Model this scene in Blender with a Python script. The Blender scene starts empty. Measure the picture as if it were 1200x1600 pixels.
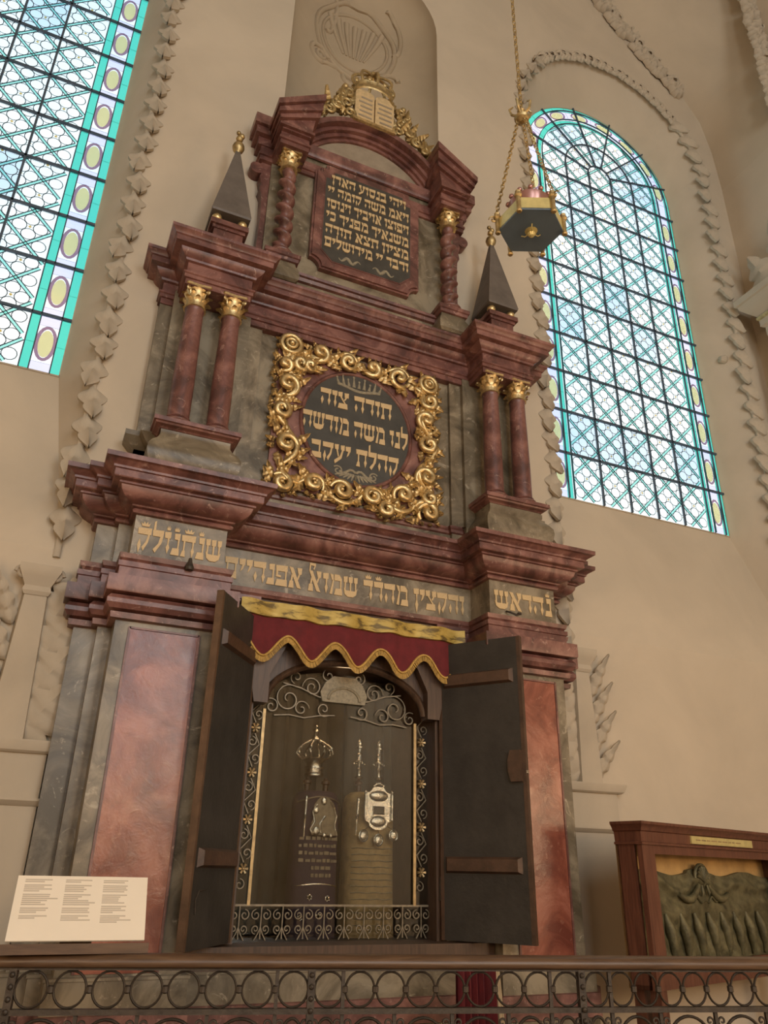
import bpy, bmesh, math, random
from mathutils import Vector, Matrix
random.seed(7)
PI = math.pi
scene = bpy.context.scene
COL = scene.collection

# ------------------------------------------------------------------ camera
F = 1200.0
zc = Vector((55, -2562, F)).normalized()
xc = Vector((3000, 627, F)); xc = (xc - zc * xc.dot(zc)).normalized()
yc = zc.cross(xc)
CAM = Vector((0, -4.4, 1.6))
right = Vector((xc[0], yc[0], zc[0])); down = Vector((xc[1], yc[1], zc[1])); fwd = Vector((xc[2], yc[2], zc[2]))
cam = bpy.data.cameras.new('camera'); camo = bpy.data.objects.new('camera', cam); COL.objects.link(camo)
m = Matrix.Identity(4)
for i in range(3):
    m[i][0] = right[i]; m[i][1] = -down[i]; m[i][2] = -fwd[i]; m[i][3] = CAM[i]
camo.matrix_world = m
cam.sensor_fit = 'VERTICAL'; cam.sensor_height = 24.0; cam.lens = 24.0 * F / 1600.0
cam.clip_start = 0.05; cam.clip_end = 200
scene.camera = camo

# ------------------------------------------------------------------ world, lights, exposure
w = bpy.data.worlds.new('sky'); scene.world = w; w.use_nodes = True
nt = w.node_tree; nt.nodes.clear()
wo = nt.nodes.new('ShaderNodeOutputWorld'); bg = nt.nodes.new('ShaderNodeBackground')
tcw = nt.nodes.new('ShaderNodeTexCoord'); nz = nt.nodes.new('ShaderNodeTexNoise'); rp = nt.nodes.new('ShaderNodeValToRGB')
nz.inputs['Scale'].default_value = 5.0; nz.inputs['Detail'].default_value = 5.0
rp.color_ramp.elements[0].position = 0.35; rp.color_ramp.elements[0].color = (0.70, 0.89, 1.0, 1)
rp.color_ramp.elements[1].position = 0.62; rp.color_ramp.elements[1].color = (1.0, 1.0, 0.98, 1)
nt.links.new(tcw.outputs['Generated'], nz.inputs['Vector']); nt.links.new(nz.outputs['Fac'], rp.inputs['Fac'])
nt.links.new(rp.outputs['Color'], bg.inputs['Color']); nt.links.new(bg.outputs['Background'], wo.inputs['Surface'])
bg.inputs['Strength'].default_value = 7.0
scene.view_settings.view_transform = 'Standard'
scene.view_settings.look = 'None'
scene.view_settings.exposure = 0.0
scene.view_settings.gamma = 1.0
scene.view_settings.use_curve_mapping = False
scene.cycles.use_denoising = True
scene.cycles.max_bounces = 8
scene.cycles.transparent_max_bounces = 16
scene.cycles.sample_clamp_indirect = 4.0
scene.cycles.caustics_reflective = False
scene.cycles.caustics_refractive = False

def area(name, loc, target, sx, sy, power, color, portal=False):
    l = bpy.data.lights.new(name, 'AREA'); l.shape = 'RECTANGLE'; l.size = sx; l.size_y = sy
    l.energy = power; l.color = color
    if portal: l.cycles.is_portal = True
    o = bpy.data.objects.new(name, l); COL.objects.link(o); o.location = loc
    o.rotation_euler = (Vector(target) - Vector(loc)).to_track_quat('-Z', 'Y').to_euler()
    return o
def lamp(name, loc, power, color, r=0.12):
    l = bpy.data.lights.new(name, 'POINT'); l.energy = power; l.color = color; l.shadow_soft_size = r
    o = bpy.data.objects.new(name, l); COL.objects.link(o); o.location = loc
    return o
UC = 1.67      # X of the ark's axis
WARM = (1.0, 0.70, 0.42)
# portals at the window openings (guide the daylight)
area('daylight_portal_right', (UC + 2.965, 0.52, 7.2), (UC + 2.965, -3, 7.2), 2.4, 5.6, 1, (1, 1, 1), True)
area('daylight_portal_left', (UC - 2.965, 0.52, 7.2), (UC - 2.965, -3, 7.2), 2.4, 5.6, 1, (1, 1, 1), True)
area('daylight_portal_rear', (2.9, -12.1, 6.0), (2.9, 0, 6.0), 2.6, 5.4, 1, (1, 1, 1), True)
area('daylight_portal_rear_b', (-1.2, -12.1, 6.0), (-1.2, 0, 6.0), 2.0, 5.4, 1, (1, 1, 1), True)
# chandelier lamps behind the visitor, and an added low pair at the sides
lamp('chandelier_lamp_a', (1.5, -7.6, 2.30), 190, WARM, 0.30)
lamp('side_fill_lamp_b', (5.5, -4.9, 2.2), 150, WARM, 0.5)  # unseen standing lamp, added low at the right to brighten the lower wall
lamp('side_fill_lamp_c', (-2.2, -4.9, 2.2), 125, WARM, 0.5)  # its unseen counterpart, added for the lower wall at the left
lamp('chandelier_lamp_d', (3.2, -9.5, 4.6), 160, WARM, 0.25)

# ------------------------------------------------------------------ materials
MAT = {}
def newmat(name):
    mt = bpy.data.materials.new(name); mt.use_nodes = True
    n = mt.node_tree; b = n.nodes['Principled BSDF']; MAT[name] = mt
    return mt, n, b
def coord(n, scale=(1, 1, 1)):
    tc = n.nodes.new('ShaderNodeTexCoord'); mp = n.nodes.new('ShaderNodeMapping'); mp.inputs['Scale'].default_value = scale
    n.links.new(tc.outputs['Object'], mp.inputs['Vector']); return mp.outputs['Vector']
def noise(n, vec, scale, detail=6, rough=0.6, dist=0.0):
    t = n.nodes.new('ShaderNodeTexNoise'); t.inputs['Scale'].default_value = scale; t.inputs['Detail'].default_value = detail
    t.inputs['Roughness'].default_value = rough; t.inputs['Distortion'].default_value = dist
    n.links.new(vec, t.inputs['Vector']); return t.outputs['Fac']
def ramp(n, fac, stops):
    r = n.nodes.new('ShaderNodeValToRGB'); el = r.color_ramp.elements
    while len(el) < len(stops): el.new(0.5)
    for e, (p, c) in zip(el, stops):
        e.position = p; e.color = (c[0], c[1], c[2], 1)
    n.links.new(fac, r.inputs['Fac']); return r.outputs['Color']
def mixc(n, a, b, fac, mode='MIX'):
    x = n.nodes.new('ShaderNodeMix'); x.data_type = 'RGBA'; x.blend_type = mode
    if isinstance(fac, float): x.inputs[0].default_value = fac
    else: n.links.new(fac, x.inputs[0])
    for s, v in ((6, a), (7, b)):
        if isinstance(v, tuple): x.inputs[s].default_value = (*v, 1)
        else: n.links.new(v, x.inputs[s])
    return x.outputs[2]
def bump(n, b, fac, strength, dist=0.01):
    u = n.nodes.new('ShaderNodeBump'); u.inputs['Strength'].default_value = strength; u.inputs['Distance'].default_value = dist
    n.links.new(fac, u.inputs['Height']); n.links.new(u.outputs['Normal'], b.inputs['Normal'])
def simple(name, col, rough=0.6, metal=0.0, var=0.25, scale=8, bmp=0.0, spec=None):
    mt, n, b = newmat(name); v = coord(n); f = noise(n, v, scale)
    lo = tuple(c * (1 - var) for c in col); hi = tuple(min(1, c * (1 + var)) for c in col)
    n.links.new(ramp(n, f, [(0.3, lo), (0.7, hi)]), b.inputs['Base Color'])
    b.inputs['Roughness'].default_value = rough; b.inputs['Metallic'].default_value = metal
    if spec is not None: b.inputs['Specular IOR Level'].default_value = spec
    if bmp: bump(n, b, noise(n, v, scale * 4), bmp)
    return mt
def marble(name, dark, mid, light, vein, rough, scale=5.0, veinamt=0.5, bmp=0.02):
    mt, n, b = newmat(name); v = coord(n)
    f = noise(n, v, scale, 8, 0.62, 0.9)
    base = ramp(n, f, [(0.37, dark), (0.5, mid), (0.62, light)])
    f2 = noise(n, v, scale * 2.3, 9, 0.7, 2.2)
    vm = ramp(n, f2, [(0.585, (0, 0, 0)), (0.66, (veinamt,) * 3)])
    n.links.new(mixc(n, base, vein, vm), b.inputs['Base Color'])
    rr = n.nodes.new('ShaderNodeMapRange'); rr.inputs[3].default_value = rough - 0.08; rr.inputs[4].default_value = rough + 0.15
    n.links.new(noise(n, v, 9, 4), rr.inputs[0]); n.links.new(rr.outputs[0], b.inputs['Roughness'])
    bump(n, b, f2, bmp, 0.02)
    return mt
marble('red_marble', (0.085, 0.036, 0.030), (0.165, 0.069, 0.056), (0.265, 0.125, 0.10), (0.50, 0.33, 0.27), 0.34, 5.0, 0.5)
marble('red_panel_marble', (0.16, 0.045, 0.030), (0.26, 0.080, 0.050), (0.37, 0.135, 0.09), (0.52, 0.28, 0.19), 0.20, 3.5, 0.32, 0.10)
marble('grey_marble', (0.085, 0.066, 0.040), (0.175, 0.140, 0.092), (0.29, 0.24, 0.165), (0.50, 0.43, 0.32), 0.34, 3.2, 0.55, 0.05)
def gold(name, col, rough):
    mt, n, b = newmat(name); v = coord(n)
    f = noise(n, v, 26, 6, 0.65)
    n.links.new(ramp(n, f, [(0.32, tuple(c * 0.45 for c in col)), (0.62, col)]), b.inputs['Base Color'])
    b.inputs['Metallic'].default_value = 0.85; b.inputs['Roughness'].default_value = rough
    bump(n, b, noise(n, v, 60, 4), 0.25, 0.004); return mt
gold('gilding', (0.80, 0.59, 0.29), 0.36)
gold('old_gilding', (0.62, 0.46, 0.22), 0.45)
simple('letter_gold', (0.58, 0.42, 0.22), 0.55, 0.0, 0.18, 30)
simple('faded_gold', (0.27, 0.23, 0.155), 0.6, 0.1, 0.3, 60)
simple('dark_slate', (0.052, 0.048, 0.04), 0.42, 0, 0.3, 9)
simple('obelisk_slate', (0.12, 0.10, 0.085), 0.5, 0, 0.3, 6, 0.1)
simple('dark_door', (0.034, 0.029, 0.024), 0.5, 0.0, 0.35, 5, 0.3)
simple('door_edge_wood', (0.11, 0.06, 0.032), 0.5, 0, 0.3, 12, 0.2)
simple('dark_wood', (0.075, 0.04, 0.024), 0.45, 0, 0.35, 14, 0.15)
simple('lunette_paint', (0.30, 0.24, 0.17), 0.7, 0, 0.2, 7)
simple('silver', (0.72, 0.68, 0.60), 0.2, 1.0, 0.2, 30, 0.35)
simple('iron', (0.05, 0.038, 0.028), 0.5, 0.3, 0.4, 30, 0.2)
simple('wrought_iron_pale', (0.21, 0.175, 0.125), 0.45, 0.5, 0.3, 30)
simple('gilt_iron', (0.42, 0.30, 0.15), 0.4, 0.6, 0.3, 30)
simple('velvet', (0.12, 0.010, 0.013), 0.85, 0, 0.25, 12, 0.15)
simple('purple_velvet', (0.055, 0.035, 0.055), 0.8, 0, 0.25, 12, 0.15)
simple('tarnish_gold_cloth', (0.34, 0.24, 0.11), 0.7, 0.2, 0.3, 18, 0.3)
simple('fringe_gold', (0.48, 0.29, 0.07), 0.6, 0.25, 0.3, 60, 0.3)
mt, n, b = newmat('brocade'); v = coord(n)
n.links.new(ramp(n, noise(n, coord(n, (1, 1, 2.4)), 9, 5, 0.6, 0.6), [(0.40, (0.13, 0.085, 0.02)), (0.5, (0.42, 0.29, 0.06)), (0.8, (0.58, 0.43, 0.13))]), b.inputs['Base Color'])
b.inputs['Roughness'].default_value = 0.5; b.inputs['Metallic'].default_value = 0.25; bump(n, b, noise(n, v, 40), 0.3, 0.006)
simple('drape_grey', (0.075, 0.07, 0.058), 0.85, 0, 0.25, 5, 0.1)
def plaster(name, col, stain):
    mt, n, b = newmat(name); v = coord(n)
    f = noise(n, v, 1.1, 6, 0.6, 0.5)
    n.links.new(ramp(n, f, [(0.3, tuple(c * (1 - stain) for c in col)), (0.65, col)]), b.inputs['Base Color'])
    b.inputs['Roughness'].default_value = 0.85; b.inputs['Specular IOR Level'].default_value = 0.25
    bump(n, b, noise(n, v, 14, 6), 0.10, 0.01); return mt
plaster('plaster', (0.58, 0.49, 0.375), 0.14)
plaster('stucco', (0.53, 0.45, 0.345), 0.2)
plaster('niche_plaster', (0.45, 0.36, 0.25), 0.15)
plaster('vault_plaster', (0.55, 0.46, 0.345), 0.12)
simple('floor_stone', (0.22, 0.17, 0.13), 0.5, 0, 0.2, 3)
# wood with grain
def wood(name, c1, c2, rough, axis=(14, 14, 1.2)):
    mt, n, b = newmat(name); v = coord(n, axis)
    f = noise(n, v, 3.0, 6, 0.6, 1.2)
    n.links.new(ramp(n, f, [(0.35, c1), (0.68, c2)]), b.inputs['Base Color'])
    b.inputs['Roughness'].default_value = rough; bump(n, b, f, 0.12, 0.004); return mt
wood('vitrine_wood', (0.085, 0.030, 0.018), (0.16, 0.062, 0.036), 0.38)
wood('rail_wood', (0.075, 0.04, 0.021), (0.14, 0.08, 0.043), 0.40, (1.2, 8, 14))
wood('frame_wood', (0.05, 0.026, 0.015), (0.10, 0.055, 0.031), 0.45)
simple('bronze_green', (0.13, 0.115, 0.060), 0.55, 0.35, 0.5, 14, 0.4)
simple('ochre_board', (0.50, 0.31, 0.12), 0.5, 0.1, 0.25, 6)
simple('brass', (0.66, 0.56, 0.24), 0.32, 0.35, 0.15, 20)
simple('card_white', (0.80, 0.72, 0.60), 0.6, 0, 0.03, 4)
simple('print_grey', (0.52, 0.455, 0.375), 0.7, 0, 0.05, 4)
simple('black_void', (0.012, 0.011, 0.010), 0.8, 0, 0.2, 4)
simple('lamp_under_glare', (0.13, 0.185, 0.25), 0.4, 0.2, 0.1, 6)  # bluish window glare put into the colour of the tray underside
simple('copper_cup', (0.42, 0.22, 0.19), 0.3, 0.7, 0.15, 10)
simple('pole_wood', (0.42, 0.31, 0.18), 0.6, 0, 0.15, 20)
simple('lead', (0.06, 0.085, 0.12), 0.6, 0.1, 0.2, 20)  # blue tint in the colour imitates glare around the bars
def glassmat(name, col):
    mt = bpy.data.materials.new(name); mt.use_nodes = True; MAT[name] = mt
    n = mt.node_tree; n.nodes.clear()
    o = n.nodes.new('ShaderNodeOutputMaterial'); t = n.nodes.new('ShaderNodeBsdfTransparent'); g = n.nodes.new('ShaderNodeBsdfGlossy')
    t.inputs['Color'].default_value = (*[math.sqrt(c) for c in col], 1); g.inputs['Roughness'].default_value = 0.08   # panes have two faces
    x = n.nodes.new('ShaderNodeMixShader'); x.inputs[0].default_value = 0.05
    n.links.new(t.outputs[0], x.inputs[1]); n.links.new(g.outputs[0], x.inputs[2]); n.links.new(x.outputs[0], o.inputs[0])
    return mt
glassmat('clear_quarry', (0.185, 0.195, 0.195))
glassmat('pale_blue_quarry', (0.135, 0.158, 0.175))
glassmat('green_glass', (0.020, 0.125, 0.100))
glassmat('strip_green', (0.42, 0.86, 0.78))
glassmat('yellow_glass', (0.72, 0.64, 0.34))
glassmat('lilac_glass', (0.15, 0.145, 0.185))
glassmat('purple_glass', (0.10, 0.035, 0.07))
glassmat('orange_glass', (0.6, 0.4, 0.12))
# display glass of the ark: fresnel reflection over clear
mt = bpy.data.materials.new('case_glass'); mt.use_nodes = True; MAT['case_glass'] = mt
n = mt.node_tree; n.nodes.clear()
o = n.nodes.new('ShaderNodeOutputMaterial'); t = n.nodes.new('ShaderNodeBsdfTransparent'); g = n.nodes.new('ShaderNodeBsdfGlossy')
t.inputs['Color'].default_value = (0.93, 0.92, 0.88, 1); g.inputs['Roughness'].default_value = 0.02
fr = n.nodes.new('ShaderNodeFresnel'); fr.inputs['IOR'].default_value = 1.65
x = n.nodes.new('ShaderNodeMixShader'); n.links.new(fr.outputs[0], x.inputs[0])
n.links.new(t.outputs[0], x.inputs[1]); n.links.new(g.outputs[0], x.inputs[2]); n.links.new(x.outputs[0], o.inputs[0])

# ------------------------------------------------------------------ mesh helpers
class MB:
    def __init__(s): s.v = []; s.f = []
    def add(s, vs, fs):
        o = len(s.v); s.v += [tuple(p) for p in vs]; s.f += [tuple(i + o for i in f) for f in fs]; return s
    def box(s, x0, x1, y0, y1, z0, z1):
        vs = [(x, y, z) for z in (z0, z1) for y in (y0, y1) for x in (x0, x1)]
        return s.add(vs, [(0, 2, 3, 1), (4, 5, 7, 6), (0, 1, 5, 4), (2, 6, 7, 3), (0, 4, 6, 2), (1, 3, 7, 5)])
    def prism(s, poly, y0, y1):
        """poly of (x,z) extruded from y0 to y1"""
        k = len(poly); vs = [(x, y0, z) for x, z in poly] + [(x, y1, z) for x, z in poly]
        fs = [tuple(range(k)), tuple(range(2 * k - 1, k - 1, -1))] + [(i, i + k, (i + 1) % k + k, (i + 1) % k) for i in range(k)]
        return s.add(vs, fs)
    def prism_z(s, poly, z0, z1):
        k = len(poly); vs = [(x, y, z0) for x, y in poly] + [(x, y, z1) for x, y in poly]
        fs = [tuple(range(k)), tuple(range(2 * k - 1, k - 1, -1))] + [(i, i + k, (i + 1) % k + k, (i + 1) % k) for i in range(k)]
        return s.add(vs, fs)
    def sweep(s, path, prof):
        """profile [(out,z)] along plan path [(x,y)], mitred; outward = right-hand side"""
        k = len(path); ms = []
        nr = []
        for i in range(k - 1):
            dx, dy = path[i + 1][0] - path[i][0], path[i + 1][1] - path[i][1]; l = math.hypot(dx, dy); nr.append((dy / l, -dx / l))
        for i in range(k):
            if i == 0: ms.append(nr[0])
            elif i == k - 1: ms.append(nr[-1])
            else:
                a, b = nr[i - 1], nr[i]; d = 1 + a[0] * b[0] + a[1] * b[1]; ms.append(((a[0] + b[0]) / d, (a[1] + b[1]) / d))
        p = len(prof); vs = []
        for i in range(k):
            for o, z in prof: vs.append((path[i][0] + ms[i][0] * o, path[i][1] + ms[i][1] * o, z))
        fs = [(i * p + j, (i + 1) * p + j, (i + 1) * p + j + 1, i * p + j + 1) for i in range(k - 1) for j in range(p - 1)]
        return s.add(vs, fs)
    def lathe(s, prof, c=(0, 0, 0), seg=20, cap=True):
        p = len(prof); vs = []
        for i in range(seg):
            a = 2 * PI * i / seg
            for r, z in prof: vs.append((c[0] + r * math.cos(a), c[1] + r * math.sin(a), c[2] + z))
        fs = [(i * p + j, ((i + 1) % seg) * p + j, ((i + 1) % seg) * p + j + 1, i * p + j + 1) for i in range(seg) for j in range(p - 1)]
        if cap: fs += [tuple(i * p for i in range(seg)), tuple(i * p + p - 1 for i in range(seg))]
        return s.add(vs, fs)
    def tube(s, pts, r, seg=6, closed=False, flat=None):
        """tube along 3d points; r number or list; flat=(a,b) scales the section along y and in-plane"""
        pts = [Vector(p) for p in pts]; k = len(pts); vs = []
        up = Vector((0, 1, 0))
        for i, p in enumerate(pts):
            if closed: t = pts[(i + 1) % k] - pts[i - 1]
            else: t = pts[min(i + 1, k - 1)] - pts[max(i - 1, 0)]
            t = t.normalized() if t.length > 1e-9 else Vector((1, 0, 0))
            u0 = up if abs(t.dot(up)) < 0.95 else Vector((1, 0, 0))
            a = (u0 - t * u0.dot(t)).normalized(); b = t.cross(a)
            rr = r[i] if isinstance(r, (list, tuple)) else r
            fa, fb = flat or (1, 1)
            for j in range(seg):
                q = 2 * PI * j / seg; vs.append(p + a * (rr * fa * math.cos(q)) + b * (rr * fb * math.sin(q)))
        n_ = k if closed else k - 1
        fs = [(i * seg + j, ((i + 1) % k) * seg + j, ((i + 1) % k) * seg + (j + 1) % seg, i * seg + (j + 1) % seg) for i in range(n_) for j in range(seg)]
        if not closed: fs += [tuple(range(seg)), tuple(range((k - 1) * seg, k * seg))]
        return s.add(vs, fs)
    def ball(s, c, r, seg=10, rings=6, sc=(1, 1, 1)):
        vs = [(c[0], c[1], c[2] + r * sc[2])]
        for i in range(1, rings):
            t = PI * i / rings
            for j in range(seg):
                a = 2 * PI * j / seg; vs.append((c[0] + r * sc[0] * math.sin(t) * math.cos(a), c[1] + r * sc[1] * math.sin(t) * math.sin(a), c[2] + r * sc[2] * math.cos(t)))
        vs.append((c[0], c[1], c[2] - r * sc[2])); e = len(vs) - 1
        fs = [(0, 1 + j, 1 + (j + 1) % seg) for j in range(seg)]
        for i in range(rings - 2):
            for j in range(seg): fs.append((1 + i * seg + j, 1 + (i + 1) * seg + j, 1 + (i + 1) * seg + (j + 1) % seg, 1 + i * seg + (j + 1) % seg))
        fs += [(e, 1 + (rings - 2) * seg + (j + 1) % seg, 1 + (rings - 2) * seg + j) for j in range(seg)]
        return s.add(vs, fs)
    def mesh(s, name, smooth=32):
        me = bpy.data.meshes.new(name); me.from_pydata(s.v, [], s.f)
        bm = bmesh.new(); bm.from_mesh(me); bmesh.ops.recalc_face_normals(bm, faces=bm.faces); bm.to_mesh(me); bm.free()
        if smooth:
            me.shade_smooth(); me.set_sharp_from_angle(angle=math.radians(smooth))
        return me
    def build(s, name, mat, parent=None, loc=None, smooth=32, label=None):
        me = s.mesh(name, smooth); me.materials.append(MAT[mat])
        return place(name, me, parent, loc, label)
def place(name, me, parent=None, loc=None, label=None, rot=None, scale=None):
    o = bpy.data.objects.new(name, me); COL.objects.link(o)
    if parent: o.parent = parent
    if loc: o.location = loc
    if rot: o.rotation_euler = rot
    if scale: o.scale = scale if isinstance(scale, tuple) else (scale,) * 3
    if label: o['label'] = label
    return o
def empty(name, loc=(0, 0, 0), rz=0):
    o = bpy.data.objects.new(name, None); COL.objects.link(o); o.location = loc; o.rotation_euler = (0, 0, rz); o.empty_display_size = 0.1
    return o
def tag(o, label, cat, group=None, kind=None):
    o['label'] = label; o['category'] = cat
    if group: o['group'] = group
    if kind: o['kind'] = kind
    return o
def struct(o, label=None):
    o['kind'] = 'structure'
    if label: o['label'] = label
    return o
def arc(cx, cz, r, a0, a1, k, rz=None):
    rz = rz or r
    return [(cx + r * math.cos(a0 + (a1 - a0) * i / k), cz + rz * math.sin(a0 + (a1 - a0) * i / k)) for i in range(k + 1)]
def mirror(path): return [(-x, y) for x, y in reversed(path)]

# ================================================================== THE SETTING
WIN_U = 2.965; GH = 1.017; OH = 1.24; ZB = 4.52; ZS = 8.71; ZSO = 8.88; GY = 0.35; SILL = 3.2
def outline(h, zb, zs, cu=0.0, k=28):
    return [(cu - h, zb)] + [(x, z) for x, z in arc(cu, zs, h, PI, 0, k)] + [(cu + h, zb)]
K0 = [(4.5, 0), (4.5, 4), (4.5, 8.9), (4.47, 9.5), (4.38, 9.98), (4.15, 10.35), (3.78, 10.62), (3.4, 10.97), (3.02, 11.45), (2.5, 12.1), (1.6, 12.75), (0, 13.1)]
K1 = [(4.5, 0), (4.5, 4), (4.5, 8.9), (4.5, 9.5), (4.52, 10.2), (4.53, 10.8), (4.5, 11.5), (4.36, 12.1), (3.95, 12.7), (3.1, 13.2), (1.6, 13.55), (0, 13.7)]
def fill_wall(name, loops, y, mat, extra=None, flip=False):
    bm = bmesh.new()
    edges = []
    for lp in loops:
        vs = [bm.verts.new((UC + u, y, z)) for u, z in lp]
        for i in range(len(vs)): edges.append(bm.edges.new((vs[i], vs[(i + 1) % len(vs)])))
    bmesh.ops.triangle_fill(bm, use_beauty=True, use_dissolve=False, edges=edges)
    if extra: extra(bm)
    me = bpy.data.meshes.new(name); bm.to_mesh(me); bm.free(); me.materials.append(MAT[mat])
    o = place(name, me); struct(o); return o
outer = K0[:-1] + [K0[-1]] + [(-u, z) for u, z in reversed(K0[:-1])]
w1 = outline(OH, SILL, ZSO, -WIN_U); w2 = outline(OH, SILL, ZSO, WIN_U)
NR = 0.735; NZ = 9.28
niche = outline(NR, 6.45, NZ, 0.0, 20)
hole = [(-0.6, 1.25), (-0.6, 2.78), (0.6, 2.78), (0.6, 1.25)]
def reveals(bm):
    for cu in (-WIN_U, WIN_U):
        a = outline(OH, SILL, ZSO, cu); b = outline(GH, ZB, ZS, cu)
        va = [bm.verts.new((UC + u, 0, z)) for u, z in a]; vb = [bm.verts.new((UC + u, GY + 0.002, z)) for u, z in b]
        for i in range(len(a)):
            j = (i + 1) % len(a); f = bm.faces.new((va[i], va[j], vb[j], vb[i])); f.smooth = 1 < i < len(a) - 3
wall_back = fill_wall('wall_back', [outer, w1, w2, niche, hole], 0.0, 'plaster', reveals)
wall_back['label'] = 'tan plaster end wall with two tall arched windows'

# concave shell niche above the ark
mb = MB()
ND = 0.42; rows = []
zz = [6.45, 7.2, 8.0, 8.8, NZ]
kk = 24
for z in zz: rows.append([(-NR * math.cos(PI * j / kk), ND * math.sin(PI * j / kk), z) for j in range(kk + 1)])
for i in range(1, 11):
    t = PI / 2 * i / 10
    rows.append([(-NR * math.cos(PI * j / kk) * math.cos(t), ND * math.sin(PI * j / kk) * math.cos(t), NZ + NR * math.sin(t)) for j in range(kk + 1)])
vs = [p for r in rows for p in r]; k1 = kk + 1
mb.add(vs, [(i * k1 + j, i * k1 + j + 1, (i + 1) * k1 + j + 1, (i + 1) * k1 + j) for i in range(len(rows) - 1) for j in range(kk)])
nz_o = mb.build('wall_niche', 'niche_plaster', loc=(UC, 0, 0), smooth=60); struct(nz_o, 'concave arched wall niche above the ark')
def npt(a, z, off=0.0):
    """point on the niche surface, a = angle across 0..pi"""
    if z <= NZ: s_ = 1
    else: s_ = math.sqrt(max(0, 1 - ((z - NZ) / NR) ** 2))
    return (-NR * s_ * math.cos(a) * (1 - off), (ND * s_ - off * 0.5) * math.sin(a), z)
# shell cartouche relief in the niche: curling frame and ribs, one piece each
def niche_rib(pts, r):
    mb = MB(); mb.tube(pts, r, 6); return mb.build('shell_rib', 'niche_plaster', nz_o, smooth=60)
def nring(cz, ra, rz, r, a0=0.0, a1=2 * PI, wob=0.0, k=40, ca=PI / 2):
    niche_rib([npt(ca + ra * math.cos(a0 + (a1 - a0) * j / k), cz + (rz + wob * math.sin(7 * (a0 + (a1 - a0) * j / k))) * math.sin(a0 + (a1 - a0) * j / k), 0.0) for j in range(k + 1)], r)
nring(9.22, 0.62, 0.50, 0.030, wob=0.02); nring(9.22, 0.50, 0.38, 0.020)
for s_ in (-1, 1):
    nring(8.80, 0.16, 0.10, 0.028, 0, 1.6 * PI, ca=PI / 2 + s_ * 0.52); nring(8.80, 0.07, 0.045, 0.022, ca=PI / 2 + s_ * 0.50)
    nring(9.45, 0.20, 0.30, 0.026, -1.2, 1.4, 0.03, ca=PI / 2 + s_ * 0.72 - (0.2 if s_ > 0 else -0.2))
    nring(8.66, 0.26, 0.10, 0.026, PI * 0.1, PI * 0.9, ca=PI / 2 + s_ * 0.24)
nring(8.70, 0.13, 0.09, 0.030, PI * 1.0, PI * 2.0)
for i in range(7):
    a0 = PI / 2 + (i - 3) * 0.05; a1 = PI / 2 + (i - 3) * 0.14
    niche_rib([npt(a0 + (a1 - a0) * j / 6, 9.02 + 0.46 * j / 6, 0.0) for j in range(7)], [0.012 + 0.022 * j / 6 for j in range(7)])

# side walls, rear wall, floor, vault
def quadwall(name, pts, mat, label=None):
    mb = MB(); mb.add(pts, [tuple(range(len(pts)))]); o = mb.build(name, mat, smooth=0); struct(o, label); return o
XR, XL, YR = UC + 4.5, UC - 4.5, -12.0
quadwall('wall_right', [(XR, 0, 0), (XR, YR, 0), (XR, YR, 8.9), (XR, 0, 8.9)], 'plaster', 'tan plaster side wall at the right')
quadwall('wall_left', [(XL, 0, 0), (XL, YR, 0), (XL, YR, 8.9), (XL, 0, 8.9)], 'plaster', 'tan plaster side wall at the left')
quadwall('floor', [(XL, 0, 0), (XR, 0, 0), (XR, YR, 0), (XL, YR, 0)], 'floor_stone')
outer1 = K1 + [(-u, z) for u, z in reversed(K1[:-1])]
rw = lambda x0, x1: [(x0 - UC, 3.4), (x0 - UC, 8.6), (x1 - UC, 8.6), (x1 - UC, 3.4)]
fill_wall('wall_front', [outer1, rw(1.7, 4.2), rw(-2.2, -0.2)], YR, 'plaster')
mb = MB()
def fullK(K): return K[2:] + [(-u, z) for u, z in reversed(K[2:-1])]
a, b = fullK(K0), fullK(K1); k = len(a)
steps = [0.0, 0.33, 0.66, 1.0]
vs = []
for s_ in steps:
    e_ = s_ * s_ * (3 - 2 * s_)
    vs += [(UC + a[i][0] * (1 - e_) + b[i][0] * e_, -0.9 * s_, a[i][1] * (1 - e_) + b[i][1] * e_) for i in range(k)]
vs += [(UC + b[i][0], YR, b[i][1]) for i in range(k)]
mb.add(vs, [(r * k + i, r * k + i + 1, (r + 1) * k + i + 1, (r + 1) * k + i) for r in range(len(steps)) for i in range(k - 1)])
struct(mb.build('ceiling', 'vault_plaster', smooth=75), 'plaster vault above the end wall')

# ------------------------------------------------------------------ stucco leaves
def shell_mesh(name, lobes=7, spread=1.5 * PI, depth=0.38):
    mb = MB(); N = lobes * 2 + 1; R = 4; vs = []
    for i in range(R + 1):
        t = i / R
        for j in range(N):
            th = -spread / 2 + spread * j / (N - 1)
            rr = t * (1.0 if j % 2 else 0.88)
            bul = depth * (math.sin(PI * min(1, t * 0.92)) * (1.0 if j % 2 else 0.72)) + 0.04
            vs.append((rr * math.sin(th) * 0.9, -bul, -0.15 + rr * math.cos(th)))
    fs = [(i * N + j, i * N + j + 1, (i + 1) * N + j + 1, (i + 1) * N + j) for i in range(R) for j in range(N - 1)]
    o_ = len(vs); vs += [(v_[0], 0.05, v_[2]) for v_ in vs[R * N:]]
    fs += [(R * N + j, R * N + j + 1, o_ + j + 1, o_ + j) for j in range(N - 1)]
    mb.add(vs, fs); me = mb.mesh(name, 50); me.materials.append(MAT['stucco']); return me
LEAF = shell_mesh('shell_leaf'); LEAF2 = shell_mesh('shell_leaf_wide', 9, 1.75 * PI, 0.5)
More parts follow.
